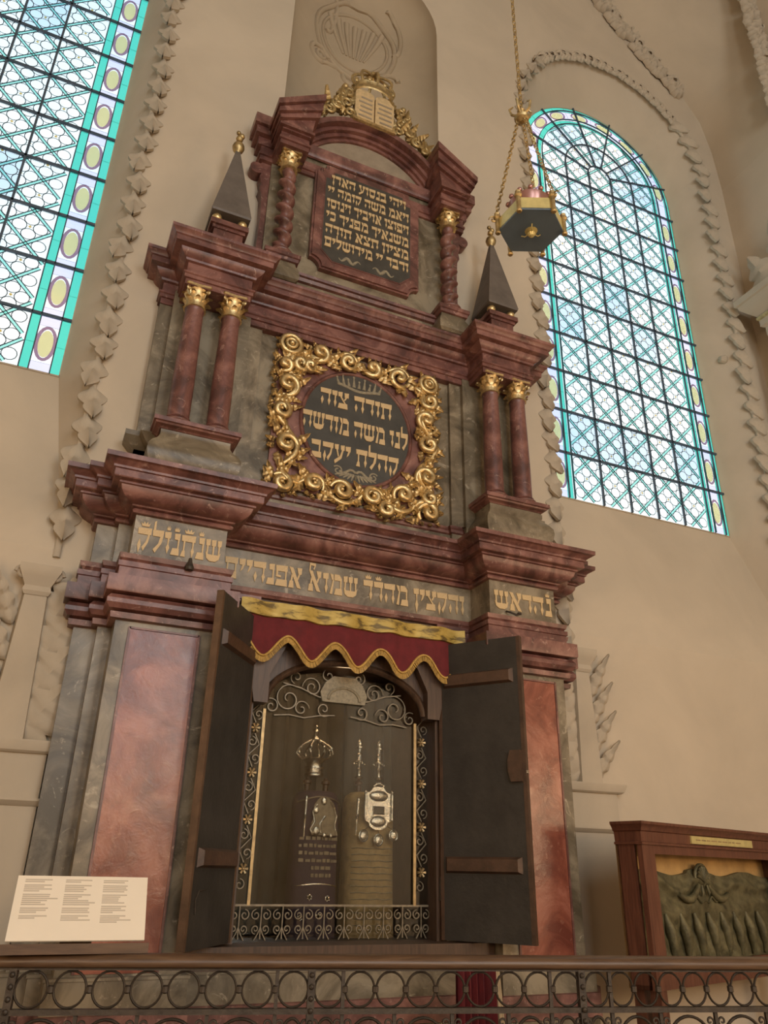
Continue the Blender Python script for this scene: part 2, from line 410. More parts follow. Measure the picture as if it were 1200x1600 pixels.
def acanthus_mesh(name, mat, lobes=4, w=0.5):
    """pointed lobed leaf along +z, length 1, curling toward -y at the tip"""
    mb = MB(); rows = lobes * 6 + 1; vs = []; cols = 5
    for i in range(rows):
        t = i / (rows - 1)
        env = math.sin(PI * (0.12 + 0.88 * t) ** 0.8) * (1 - 0.25 * t) + 0.03
        lob = 0.62 + 0.38 * abs(math.sin(PI * lobes * t))
        hw = w * 0.5 * env * lob + 0.015
        y = -0.10 * math.sin(PI * t) - 0.20 * t ** 3
        for j in range(cols):
            q = j / (cols - 1) * 2 - 1
            vs.append((hw * q, y + 0.10 * abs(q) * env - (0.05 if q == 0 else 0), t + 0.05 * abs(q)))
    fs = [(i * cols + j, i * cols + j + 1, (i + 1) * cols + j + 1, (i + 1) * cols + j) for i in range(rows - 1) for j in range(cols - 1)]
    n0 = len(vs); vs += [(x, y + 0.07, z) for x, y, z in vs]; fs += [tuple(i + n0 for i in reversed(f)) for f in fs]
    for i in range(rows - 1):
        for j in (0, cols - 1): fs.append((i * cols + j, (i + 1) * cols + j, (i + 1) * cols + j + n0, i * cols + j + n0))
    mb.add(vs, fs); me = mb.mesh(name, 60); me.materials.append(MAT[mat]); return me
ACAN = acanthus_mesh('acanthus_leaf', 'stucco', 4, 0.9)
TONGUE = acanthus_mesh('tongue_leaf', 'stucco', 2, 0.95)
def path_points(pts, step):
    out = []; acc = 0.0
    for i in range(len(pts) - 1):
        a, b = Vector(pts[i]), Vector(pts[i + 1]); l = (b - a).length; d = acc
        while d < l:
            out.append((a + (b - a) * (d / l), (b - a).normalized())); d += step
        acc = d - l
    return out
def garland(name, pts, label, step=0.165, size=0.085, rnd=0.25, mesh=None, double=False, tongues=False):
    """leaves strung along a wall-plane path of (x,y,z)"""
    root = empty(name, pts[0]); struct(root, label)
    base = Vector(pts[0])
    cord = MB(); cord.tube([Vector(p) - base for p in pts], size * 0.22, 6); cord.build('garland_cord', 'stucco', root, smooth=60)
    pp = path_points(pts, step / 2 if tongues else step)
    if tongues: pp = [q for i, q in enumerate(pp) if i % 2 == 0 or abs(q[1].z) <= 0.75]
    for i, (p, t) in enumerate(pp):
        ang = math.atan2(t.x, t.z) + random.uniform(-rnd, rnd)
        for s_ in ((-1, 1) if double else (0,)):
            if tongues and abs(t.z) > 0.75:
                place('leaf', TONGUE, root, p - base + Vector((0, -0.012, 0)) + t * (0.11 if t.z > 0 else -0.11), rot=(-0.12, PI + (ang if t.z > 0 else ang - PI), 0), scale=(0.19, 0.42, 0.225 * random.uniform(0.92, 1.08)))
                continue
            place('leaf', mesh or (LEAF if i % 3 else LEAF2), root, p - base + Vector((s_ * size * 0.55 * math.cos(ang), -0.012, -s_ * size * 0.55 * math.sin(ang))),
                  rot=(random.uniform(-0.3, 0.1), ang + s_ * 0.6, 0), scale=size * (0.82 if tongues else 1.0) * random.uniform(0.9, 1.12))
    return root
def gpath(cu, h, z0, z1):
    return [(UC + cu - h, -0.005, z0)] + [(UC + x, -0.005, z) for x, z in arc(cu, ZSO, h, PI, 0, 30)] + [(UC + cu + h, -0.005, z1)]
garland('trim_1', gpath(-WIN_U, OH, 6.0, 3.15), 'stucco leaf garland edging the left window', 0.205, 0.10, 0.2, None, False, True)
garland('trim_2', gpath(WIN_U, OH, 3.15, 4.3), 'stucco leaf garland edging the right window', 0.205, 0.10, 0.2, None, False, True)
# heavy vault garlands at the upper right
vp = [(UC + u, -0.01, z) for u, z in ((2.55, 12.05), (3.02, 11.45), (3.4, 10.97), (3.78, 10.62), (4.13, 10.35))]
garland('trim_3', vp, 'heavy stucco fruit garland along the vault edge above the right window', 0.15, 0.135, 0.9, None, True)
vp = [(UC + u - 0.03, -0.9, z) for u, z in ((4.30, 12.1), (4.45, 11.5), (4.5, 10.8), (4.49, 10.2), (4.48, 9.6), (4.47, 9.2))]
garland('trim_4', vp, 'stucco garland hanging down the vault at the upper right corner', 0.15, 0.135, 0.9, None, True)
# knob on the right reveal
mb = MB(); mb.lathe([(0.0, -0.06), (0.035, -0.05), (0.05, 0.0), (0.03, 0.03), (0.0, 0.04)], seg=10)
o = mb.build('trim_5', 'stucco', loc=(UC + 4.12, 0.13, 6.45)); o.rotation_euler = (0.3, PI / 2, 0); struct(o, 'small plaster knob on the right window reveal')

# stucco pilasters with leaf sides below the garlands
def herm(name, sgn, label):
    u0 = 1.785 * sgn
    root = empty(name, (UC + u0, 0, 1.2)); struct(root, label)
    def P_(mb, nm, **k): return mb.build(nm, 'stucco', root, **k)
    mb = MB(); mb.add([(-0.055, -0.07, 1.72), (0.055, -0.07, 1.72), (0.085, -0.075, 0.95), (-0.085, -0.075, 0.95), (-0.07, 0, 1.72), (0.07, 0, 1.72), (0.1, 0, 0.95), (-0.1, 0, 0.95)],
                      [(0, 1, 2, 3), (0, 4, 5, 1), (0, 3, 7, 4), (1, 5, 6, 2), (3, 2, 6, 7)]); P_(mb, 'shaft')
    mb = MB(); mb.sweep([(-0.06, 0.0), (-0.06, -0.075), (0.06, -0.075), (0.06, 0.0)], [(0, 1.70), (0.012, 1.72), (0.005, 1.75), (0.03, 1.80), (0.045, 1.83), (0.045, 1.86), (-0.06, 1.875)])
    P_(mb, 'pilaster_capital')
    for s_ in (-1, 1):
        mb = MB(); pts = []
        for j in range(22):
            t = j / 21; th = t * 3.2 * PI; r_ = 0.035 * (1 - t * 0.8); pts.append((s_ * (0.085 + r_ * math.cos(th)), -0.08, 1.815 + r_ * math.sin(th)))
        mb.tube(pts, 0.013, 6); P_(mb, 'volute', smooth=60)
        for i in range(4):
            big = 1.0 if s_ == -sgn else 0.34
            o = place('acanthus_leaf', ACAN, root, (s_ * (0.05 + 0.012 * i), -0.03, 0.97 + 0.19 * i), rot=(0.05, s_ * (0.62 - 0.06 * i), 0), scale=(0.34 * big, 0.25, 0.33))
    # projecting wall strip with mouldings below
    mb = MB(); mb.box(-0.21, 0.21, -0.05, 0.0, -1.2, 0.69); P_(mb, 'lower_strip')
    for z0, z1, d in ((0.90, 0.96, 0.085), (0.655, 0.69, 0.075)):
        mb = MB(); mb.sweep([(-0.21, 0.0), (-0.21, -0.04), (0.21, -0.04), (0.21, 0)], [(-0.02, z0), (d - 0.06, z0), (d - 0.045, z0 + 0.01), (d - 0.03, z1 - 0.012), (d - 0.03, z1), (-0.05, z1)]); P_(mb, 'moulding')
    mb = MB(); mb.box(-0.21, 0.21, -0.05, 0, 0.69, 0.90); P_(mb, 'strip_block')
herm('trim_6', -1, 'stucco pilaster with acanthus sides left of the ark')
herm('trim_7', 1, 'stucco pilaster with acanthus sides right of the ark')
# side wall entablature at the right
root = empty('trim_8', (XR, -0.3, 6.4)); struct(root, 'moulded side wall cornice with a gold line at the right edge')
path = [(0.02, 0), (-0.17, 0), (-0.17, -2.6)]
mb = MB(); mb.sweep(path, [(0, -6.4), (0, 0.12), (0.03, 0.14), (0.03, 0.24), (0.06, 0.26), (0.06, 0.33)]); mb.build('pilaster', 'stucco', root)
mb = MB(); mb.sweep(path, [(0.06, 0.33), (0.075, 0.34), (0.075, 0.37), (0.06, 0.38)]); mb.build('gold_fillet', 'old_gilding', root)
mb = MB(); mb.sweep(path, [(0.06, 0.38), (0.10, 0.42), (0.17, 0.50), (0.18, 0.54), (0.20, 0.55), (0.20, 0.62), (-0.15, 0.66)]); mb.build('cornice', 'stucco', root)
for i in range(5):
    place('acanthus_leaf', ACAN, root, (-0.10 + 0.02 * (i % 2), -0.12 - 0.16 * i, 0.66), rot=(0.1, random.uniform(-0.4, 0.4), -PI / 2), scale=(0.45, 0.4, 0.5 + 0.2 * (i % 2)))

# ------------------------------------------------------------------ stained glass windows
def ribbon(mb, p, q, wd, y0, y1):
    dx, dz = q[0] - p[0], q[1] - p[1]; l = math.hypot(dx, dz)
    if l < 1e-6: return
    nx, nz_ = -dz / l * wd / 2, dx / l * wd / 2
    mb.prism([(p[0] + nx, p[1] + nz_), (q[0] + nx, q[1] + nz_), (q[0] - nx, q[1] - nz_), (p[0] - nx, p[1] - nz_)], y0, y1)
def ring(mb, cx, cz, rx, rz, wd, y, k=14):
    vs = []
    for i in range(k):
        a = 2 * PI * i / k
        vs += [(cx + (rx - wd / 2) * math.cos(a), y, cz + (rz - wd / 2) * math.sin(a)), (cx + (rx + wd / 2) * math.cos(a), y, cz + (rz + wd / 2) * math.sin(a))]
    mb.add(vs, [(2 * i, 2 * i + 1, (2 * i + 3) % (2 * k), (2 * i + 2) % (2 * k)) for i in range(k)])
def window(name, cu, label):
    root = empty(name, (UC + cu, GY, 0)); struct(root, label)
    PITCH = 0.44; FW = 0.767; CW = FW * 2 / 5
    zrows = [ZB + PITCH * i for i in range(10)] + [ZS]
    def pane(nm, poly, mat, y=0.0, th=0.004):
        mb = MB(); mb.prism(poly, y, y + th); return mb.build(nm, mat, root, smooth=0)
    def sect(r0, r1, a0, a1, k=6):
        return arc(0, ZS, r0, a0, a1, k) + arc(0, ZS, r1, a1, a0, k)
    # clear quarries between the bars
    for i in range(len(zrows) - 1):
        for j in range(5):
            x0 = -FW + j * CW; pane('pane', [(x0, zrows[i]), (x0 + CW, zrows[i]), (x0 + CW, zrows[i + 1]), (x0, zrows[i + 1])], 'pale_blue_quarry' if random.random() < 0.22 else 'clear_quarry')
    angs = [0] + [math.radians(v) for v in (15, 45, 75, 105, 135, 165)] + [PI]
    for r0, r1 in ((0.001, CW / 2), (CW / 2, CW * 1.5), (CW * 1.5, FW)):
        for i in range(len(angs) - 1): pane('pane', sect(r0, r1, angs[i], angs[i + 1]), 'pale_blue_quarry' if random.random() < 0.3 else 'clear_quarry')
    # border: two green bands with ovals between
    B = [(FW, 0.827, 'green_glass'), (0.827, 0.957, 'clear_quarry'), (0.957, GH, 'green_glass')]
    for s_ in (-1, 1):
        for i in range(len(zrows) - 1):
            z0, z1 = zrows[i], zrows[i + 1]; zm = (z0 + z1) / 2
            for r0, r1, mt_ in B:
                if mt_ == 'green_glass':
                    for za, zb_ in ((z0, zm), (zm, z1)):
                        pane('green_pane', [(s_ * r0, za), (s_ * r1, za), (s_ * r1, zb_), (s_ * r0, zb_)], mt_)
                elif z1 - z0 > 0.3:
                    xm = s_ * (r0 + r1) / 2
                    pane('border_pane', [(s_ * r0, z0 + 0.075), (s_ * r1, z0 + 0.075), (s_ * r1, z1 - 0.075), (s_ * r0, z1 - 0.075)], mt_)
                    for za, zb_ in ((z0, z0 + 0.075), (z1 - 0.075, z1)):
                        pane('lilac_pane', [(s_ * r0, za), (s_ * r1, za), (s_ * r1, zb_), (s_ * r0, zb_)], 'lilac_glass')
                    pane('oval_pane', arc(xm, zm, 0.046, 0, 2 * PI * 15 / 16, 15, 0.108), 'yellow_glass', -0.008)
                    mb = MB(); ring(mb, xm, zm, 0.057, 0.128, 0.024, -0.010, 20); mb.build('oval_ring', 'purple_glass', root, smooth=0)
                else: pane('border_pane', [(s_ * r0, z0), (s_ * r1, z0), (s_ * r1, z1), (s_ * r0, z1)], 'lilac_glass')
    na = 8
    for i in range(na):
        a0, a1 = PI * i / na, PI * (i + 1) / na; am = (a0 + a1) / 2; rm = 0.892
        for r0, r1, mt_ in B:
            if mt_ == 'green_glass':
                pane('green_pane', sect(r0, r1, a0, am, 4), mt_); pane('green_pane', sect(r0, r1, am, a1, 4), mt_)
            else:
                pane('border_pane', sect(r0, r1, a0 + 0.07, a1 - 0.07), mt_); pane('lilac_pane', sect(r0, r1, a0, a0 + 0.07, 2), 'lilac_glass'); pane('lilac_pane', sect(r0, r1, a1 - 0.07, a1, 2), 'lilac_glass')
        cx, cz = rm * math.cos(am), ZS + rm * math.sin(am)
        def rot(p): return (cx + p[0] * math.cos(am) - p[1] * math.sin(am), cz + p[0] * math.sin(am) + p[1] * math.cos(am))
        pane('oval_pane', [rot(p) for p in arc(0, 0, 0.046, 0, 2 * PI * 15 / 16, 15, 0.095)], 'yellow_glass', -0.008)
        mb = MB(); mb2 = MB(); ring(mb2, 0, 0, 0.057, 0.115, 0.024, -0.010, 20)
        mb.add([(rot((v_[0], v_[2]))[0], v_[1], rot((v_[0], v_[2]))[1]) for v_ in mb2.v], mb2.f); mb.build('oval_ring', 'purple_glass', root, smooth=0)
    # iron bars
    def bar(nm, p, q, wd=0.015):
        mb = MB(); ribbon(mb, p, q, wd, -0.03, -0.012); mb.build(nm, 'lead', root, smooth=0)
    for i in range(1, 10): bar('saddle_bar', (-GH, zrows[i]), (GH, zrows[i]), 0.019)
    for xx in (-2.5, -1.5, -0.5, 0.5, 1.5, 2.5): bar('mullion_bar', (xx * CW, ZB), (xx * CW, ZS), 0.007 if abs(xx) > 2 else 0.015)
    for a_ in angs[1:-1]: bar('radial_bar', (CW / 2 * math.cos(a_), ZS + CW / 2 * math.sin(a_)), (GH * math.cos(a_), ZS + GH * math.sin(a_)), 0.014)
    for r_ in (CW / 2, CW * 1.5, FW, 0.827, 0.957):
        pts = arc(0, ZS, r_, 0, PI, 30); mb = MB()
        for i in range(30): ribbon(mb, pts[i], pts[i + 1], 0.015 if r_ < 0.6 else 0.007, -0.026, -0.012)
        mb.build('arch_bar', 'lead', root, smooth=0)
    for s_ in (-1, 1):
        for r_ in (0.827, 0.957): bar('border_lead', (s_ * r_, ZB), (s_ * r_, ZS), 0.007)
    mb = MB(); pts = outline(GH + 0.004, ZB, ZS)
    for i in range(len(pts)): ribbon(mb, pts[i], pts[(i + 1) % len(pts)], 0.012, -0.006, 0.003)
    mb.build('window_frame', 'stucco', root, smooth=0)
    # diagonal strips and circle leading
    strips = MB(); leads = MB(); PX, PZ_ = CW, 0.303; z00 = ZB + 0.08
    def inside(x, z): return abs(x) < FW - 0.006 and z > ZB and (z < ZS or x * x + (z - ZS) ** 2 < (FW - 0.006) ** 2)
    for s_ in (-1, 1):
        for kx in range(-22, 23):
            # x/PX - s*z/PZ = kx + .5*? ; crossing nodes at column centres x = 0
            seg = []
            N = 260
            for i in range(N + 1):
                z = ZB - 0.1 + (ZS + FW + 0.2 - ZB) * i / N; x = PX * (kx + s_ * (z - z00) / PZ_)
                if inside(x, z): seg.append((x, z))
            if len(seg) > 3:
                p, q = seg[0], seg[-1]; ribbon(strips, p, q, 0.020, -0.006, -0.004)
                dx, dz = q[0] - p[0], q[1] - p[1]; l = math.hypot(dx, dz); ox, oz = -dz / l * 0.0115, dx / l * 0.0115
                for t in (-1, 1): ribbon(leads, (p[0] + t * ox, p[1] + t * oz), (q[0] + t * ox, q[1] + t * oz), 0.005, -0.010, -0.005)
    dots = MB()
    for r in range(0, 18):
        for fam in (0, 1):
            for cidx in range(-3, 4):
                cx = cidx * PX + (PX / 2 if fam else 0); cz = z00 + r * PZ_ + (0 if fam else PZ_ / 2)
                for ox, oz in ((0.069, 0), (-0.069, 0), (0, 0.066), (0, -0.066)):
                    if inside(cx + ox * 1.7, cz + oz * 1.7) and inside(cx + ox, cz + oz): ring(leads, cx + ox, cz + oz, 0.048, 0.048, 0.006, -0.008, 12)
                if inside(cx, cz): dots.prism([(cx - 0.012, cz), (cx, cz + 0.012), (cx + 0.012, cz), (cx, cz - 0.012)], -0.011, -0.009)
    o = strips.build('green_strips', 'strip_green', root, smooth=0); o['kind'] = 'stuff'
    o = leads.build('lead_lines', 'lead', root, smooth=0); o['kind'] = 'stuff'
    o = dots.build('orange_dots', 'orange_glass', root, smooth=0); o['kind'] = 'stuff'
    return root
window('window_1', -WIN_U, 'tall arched stained glass window left of the ark')
window('window_2', WIN_U, 'tall arched stained glass window right of the ark')

# ================================================================== HEBREW LETTERS (square script, thick bars, lozenge legs)
def T(a, b): return [(a, 0.70), (b, 0.70), (b + 0.01, 1.0), (a - 0.03, 0.97)]
def LZ(x, y0=0.0, y1=0.52, w_=0.21): return [(x, y0), (x + w_ / 2, y0 + (y1 - y0) * 0.55), (x, y1), (x - w_ / 2, y0 + (y1 - y0) * 0.55)]
def LEG(x, y0=0.0): return [LZ(x, y0), [(x - 0.035, 0.46), (x + 0.035, 0.46), (x + 0.055, 0.72), (x - 0.055, 0.72)]]
def NK(x, a=0.28, b=0.72): return [(x - 0.04, a), (x + 0.04, a), (x + 0.05, b), (x - 0.05, b)]
def BS(a, b): return [(a - 0.02, 0.0), (b + 0.02, 0.0), (b - 0.02, 0.32), (a + 0.06, 0.30)]
ALEF = [[(0.0, 1.0), (0.24, 0.98), (0.82, 0.0), (0.56, 0.03)], [(0.5, 1.0), (0.82, 1.0), (0.8, 0.70), (0.62, 0.64)], [(0.62, 0.68), (0.72, 0.68), (0.6, 0.40), (0.52, 0.48)],
        [(0.16, 0.66), (0.26, 0.56), (0.2, 0.28), (0.11, 0.28)], [(0.0, 0.0), (0.34, 0.0), (0.28, 0.34), (0.06, 0.34)]]
GL = {
 'א': (0.82, ALEF),
 'ﭏ': (0.86, ALEF + [[(0.02, 0.98), (0.1, 0.98), (0.12, 1.38), (0.04, 1.36)], [(0.10, 1.24), (0.42, 1.22), (0.42, 1.36), (0.10, 1.36)], [(0.36, 1.24), (0.43, 1.26), (0.34, 1.02), (0.27, 1.06)]]),
 'ב': (0.70, [T(0, 0.62), NK(0.56), BS(0, 0.70)]),
 'ד': (0.66, [T(0, 0.66)] + LEG(0.54)),
 'ה': (0.74, [T(0, 0.74)] + LEG(0.62) + [LZ(0.13, 0.0, 0.50)]),
 'ו': (0.34, [T(0, 0.34)] + LEG(0.22)),
 'ח': (0.74, [T(0, 0.74)] + LEG(0.62) + LEG(0.13)),
 'י': (0.34, [T(0, 0.34), [(0.18, 0.72), (0.32, 0.72), (0.22, 0.5), (0.06, 0.36)]]),
 'כ': (0.66, [[(0, 0.70), (0.62, 0.70), (0.62, 0.86), (0.46, 1.0), (0, 0.97)], NK(0.56), [(0, 0), (0.46, 0), (0.64, 0.16), (0.62, 0.3), (0.06, 0.3)]]),
 'ך': (0.62, [T(0, 0.62)] + LEG(0.5, -0.22)),
 'ל': (0.60, [T(0, 0.60), [(0.0, 0.95), (0.13, 0.97), (0.11, 1.40), (0.0, 1.34)], [(0.44, 0.72), (0.6, 0.72), (0.55, 0.42), (0.24, -0.04), (0.1, 0.1), (0.36, 0.38)]]),
 'מ': (0.84, [[(0.30, 0.70), (0.80, 0.70), (0.80, 0.82), (0.62, 1.0), (0.30, 1.0)], NK(0.74), BS(0.34, 0.84), [(0.0, 1.0), (0.22, 0.97), (0.26, 0.70), (0.14, 0.70)], [(0.20, 0.72), (0.28, 0.72), (0.20, 0.0), (0.02, 0.02)]]),
 'ם': (0.76, [T(0, 0.74), NK(0.64), NK(0.14), BS(0.02, 0.72)]),
 'נ': (0.46, [T(0.14, 0.44), NK(0.38), BS(0, 0.46)]),
 'ן': (0.34, [T(0, 0.34)] + LEG(0.2, -0.26)),
 'ס': (0.76, [T(0, 0.76), NK(0.12), NK(0.64), [(0.02, 0.32), (0.18, 0.0), (0.58, 0.0), (0.74, 0.32)]]),
 'ע': (0.72, [T(0.46, 0.72), T(0.02, 0.28), [(0.54, 0.72), (0.66, 0.72), (0.52, 0.22), (0.06, -0.12), (0.0, 0.06), (0.4, 0.34)], [(0.12, 0.72), (0.22, 0.72), (0.34, 0.34), (0.26, 0.28)]]),
 'פ': (0.72, [T(0, 0.70), NK(0.62), BS(0, 0.72), [(0.0, 0.72), (0.12, 0.72), (0.12, 0.52), (0.32, 0.50), (0.32, 0.40), (0.0, 0.42)]]),
 'צ': (0.74, [T(0.46, 0.74), T(0.0, 0.28), [(0.10, 0.72), (0.22, 0.72), (0.60, 0.28), (0.48, 0.28)], [(0.54, 0.72), (0.64, 0.72), (0.48, 0.48), (0.40, 0.54)], BS(0.0, 0.68)]),
 'ק': (0.74, [T(0, 0.74), [(0.58, 0.72), (0.68, 0.72), (0.62, 0.36), (0.40, -0.04), (0.30, 0.12), (0.50, 0.40)], LZ(0.14, -0.16, 0.50)]),
 'ר': (0.62, [T(0, 0.62)] + LEG(0.5)),
 'ש': (0.92, [T(0.0, 0.24), T(0.34, 0.58), T(0.70, 0.92), NK(0.10), NK(0.46), NK(0.80), [(0.0, 0.42), (0.08, 0.12), (0.28, 0.0), (0.64, 0.0), (0.84, 0.12), (0.92, 0.42), (0.74, 0.30), (0.18, 0.30)]]),
 'ת': (0.80, [T(0, 0.80)] + LEG(0.68) + [NK(0.16, 0.24), [(0.0, 0.0), (0.28, 0.0), (0.24, 0.28), (0.08, 0.26)]]),
}
GMESH = {}
def glyph(ch):
    if ch not in GMESH:
        mb = MB()
        for i, p in enumerate(GL[ch][1]): mb.prism(p, -0.05 - 0.002 * i, 0.05)
        me = mb.mesh('letter', 0); me.materials.append(MAT['letter_gold']); GMESH[ch] = me
    return GMESH[ch]
mb = MB()
mb.prism([(0, 0), (0.4, 0), (0.46, 0.22), (0.34, 0.12), (0.30, 0.3), (0.2, 0.14), (0.1, 0.3), (0.06, 0.12), (-0.06, 0.22)], -0.05, 0.05)
CROWN = mb.mesh('letter_crown', 0); CROWN.materials.append(MAT['letter_gold'])
def write_line(parent, text, uL, uR, z, h, y, crowns=()):
    """right-to-left line between uL and uR, baseline z, height h"""
    tot = sum((0.34 if c == ' ' else GL[c][0] + 0.10) for c in text) - 0.10
    sx = (uR - uL) / tot; x = uR
    for i, c in enumerate(text):
        if c == ' ': x -= 0.34 * sx; continue
        wd = GL[c][0] * sx; x -= wd
        place('letter', glyph(c), parent, (x, y, z), scale=(sx, 0.08, h))
        if i in crowns: place('letter_crown', CROWN, parent, (x + wd * 0.2, y, z + h * 1.06), scale=(wd * 1.4, 0.08, h * 0.75))
        x -= 0.10 * sx

# ================================================================== THE ARK
ark = empty('torah_ark', (UC, 0, 0))
tag(ark, 'tall red and grey marble ark with gilded carving and open dark doors', 'torah ark')
def full(half): return half + mirror(half)
LP = [(-1.57, 0.02), (-1.57, -0.13), (-1.455, -0.13), (-1.455, -0.20), (-1.385, -0.20), (-1.385, -0.375), (-0.85, -0.375), (-0.85, -0.13), (-0.62, -0.13), (-0.62, 0.1)]
CP = [(-1.55, 0.02), (-1.55, -0.13), (-1.44, -0.13), (-1.44, -0.19), (-1.37, -0.19), (-1.37, -0.36), (-0.865, -0.36), (-0.865, -0.12)]
PP = [(-1.60, 0.02), (-1.60, -0.18), (-1.48, -0.18), (-1.48, -0.24), (-1.42, -0.24), (-1.42, -0.41), (-0.82, -0.41), (-0.82, -0.30)]
def A(mb, name, mat, parent=ark, **k): return mb.build(name, mat, parent, **k)
mb = MB(); mb.sweep(full(PP), [(0.03, 0.0), (0.03, 0.12), (0.0, 0.16), (0.0, 0.91)]); A(mb, 'pedestal', 'grey_marble')
mb = MB(); mb.sweep(full(PP), [(0.0, 0.91), (0.012, 0.915), (0.012, 1.025), (0.0, 1.03)]); A(mb, 'pedestal_band', 'red_marble')
mb = MB(); mb.sweep(full(PP), [(0.0, 1.03), (0.0, 1.15), (0.006, 1.152), (0.006, 1.164), (-0.14, 1.166)]); A(mb, 'pedestal_top', 'grey_marble')
mb = MB(); mb.box(-0.845, 0.845, -0.30, 0.05, 1.16, 1.262); A(mb, 'sill', 'frame_wood')
for side, path in (('l', LP), ('r', mirror(LP))):
    s_ = -1 if side == 'l' else 1
    mb = MB(); mb.sweep(path, [(0, 1.15), (0, 2.76)]); pier = A(mb, 'pier', 'grey_marble')
    mb = MB(); x0, x1 = sorted((s_ * 1.31, s_ * 0.955))
    mb.prism([(x0, 1.175), (x1, 1.175), (x1, 2.70), (x0, 2.70)], -0.381, -0.36); A(mb, 'panel', 'red_panel_marble', pier, label='polished red marble panel')
    mb = MB(); mb.sweep([(x0, -0.374), (x1, -0.374)], [(0.0, 2.70), (0.012, 2.702), (0.012, 2.712), (0, 2.714)])
    for xx in (x0 - 0.006, x1 - 0.006): mb.box(xx, xx + 0.012, -0.386, -0.37, 1.175, 2.712)
    A(mb, 'panel_border', 'red_marble', pier)
    mb = MB(); mb.sweep(path, [(0, 2.74), (0.03, 2.745), (0.034, 2.775), (0.016, 2.78), (0.045, 2.79), (0.062, 2.815), (0.062, 2.838), (0.045, 2.862), (0.018, 2.868), (0.072, 2.874), (0.075, 2.882), (0.075, 2.962), (0.035, 2.966), (0.028, 2.972), (0.028, 3.02), (0.036, 3.024), (0.036, 3.052), (0.0, 3.054)])
    A(mb, 'pier_capital', 'red_marble')
mb = MB(); mb.sweep(full(CP), [(-0.02, 3.05), (0.032, 3.054), (0.04, 3.066), (0.046, 3.07), (0.052, 3.096), (0.0, 3.104)]); A(mb, 'string_moulding', 'red_marble')
mb = MB(); mb.sweep(full(CP), [(0, 3.10), (0, 3.35)]); frieze = A(mb, 'frieze', 'grey_marble')
write_line(frieze, 'שנתנולק', -1.345, -0.89, 3.142, 0.130, -0.362, crowns=(1, 2, 3, 4, 6))
write_line(frieze, 'והקצין מהרר שמוﭏ אפנהיים', -0.81, 0.81, 3.152, 0.134, -0.122, crowns=(9, 10))
write_line(frieze, 'נהראש', 0.90, 1.34, 3.152, 0.126, -0.362, crowns=(0,))
mb = MB(); mb.sweep(full(CP), [(0, 3.34), (0.020, 3.344), (0.026, 3.356), (0.020, 3.368), (0.012, 3.372), (0.03, 3.378), (0.034, 3.386), (0.05, 3.392), (0.085, 3.41), (0.103, 3.432), (0.11, 3.458), (0.122, 3.462), (0.122, 3.474), (0.152, 3.478), (0.156, 3.484), (0.156, 3.522), (0.166, 3.526), (0.168, 3.538), (0.176, 3.545), (0.192, 3.555), (0.20, 3.562), (0.212, 3.565), (0.214, 3.592), (-0.1, 3.60)])
mb.box(-1.54, 1.54, -0.13, 0.0, 3.57, 3.597)
for s_ in (-1, 1):
    x0, x1 = sorted((s_ * 1.36, s_ * 0.87)); mb.box(x0, x1, -0.35, -0.1, 3.57, 3.597); x0, x1 = sorted((s_ * 1.435, s_ * 1.34)); mb.box(x0, x1, -0.188, -0.1, 3.57, 3.596)
A(mb, 'cornice', 'red_marble')

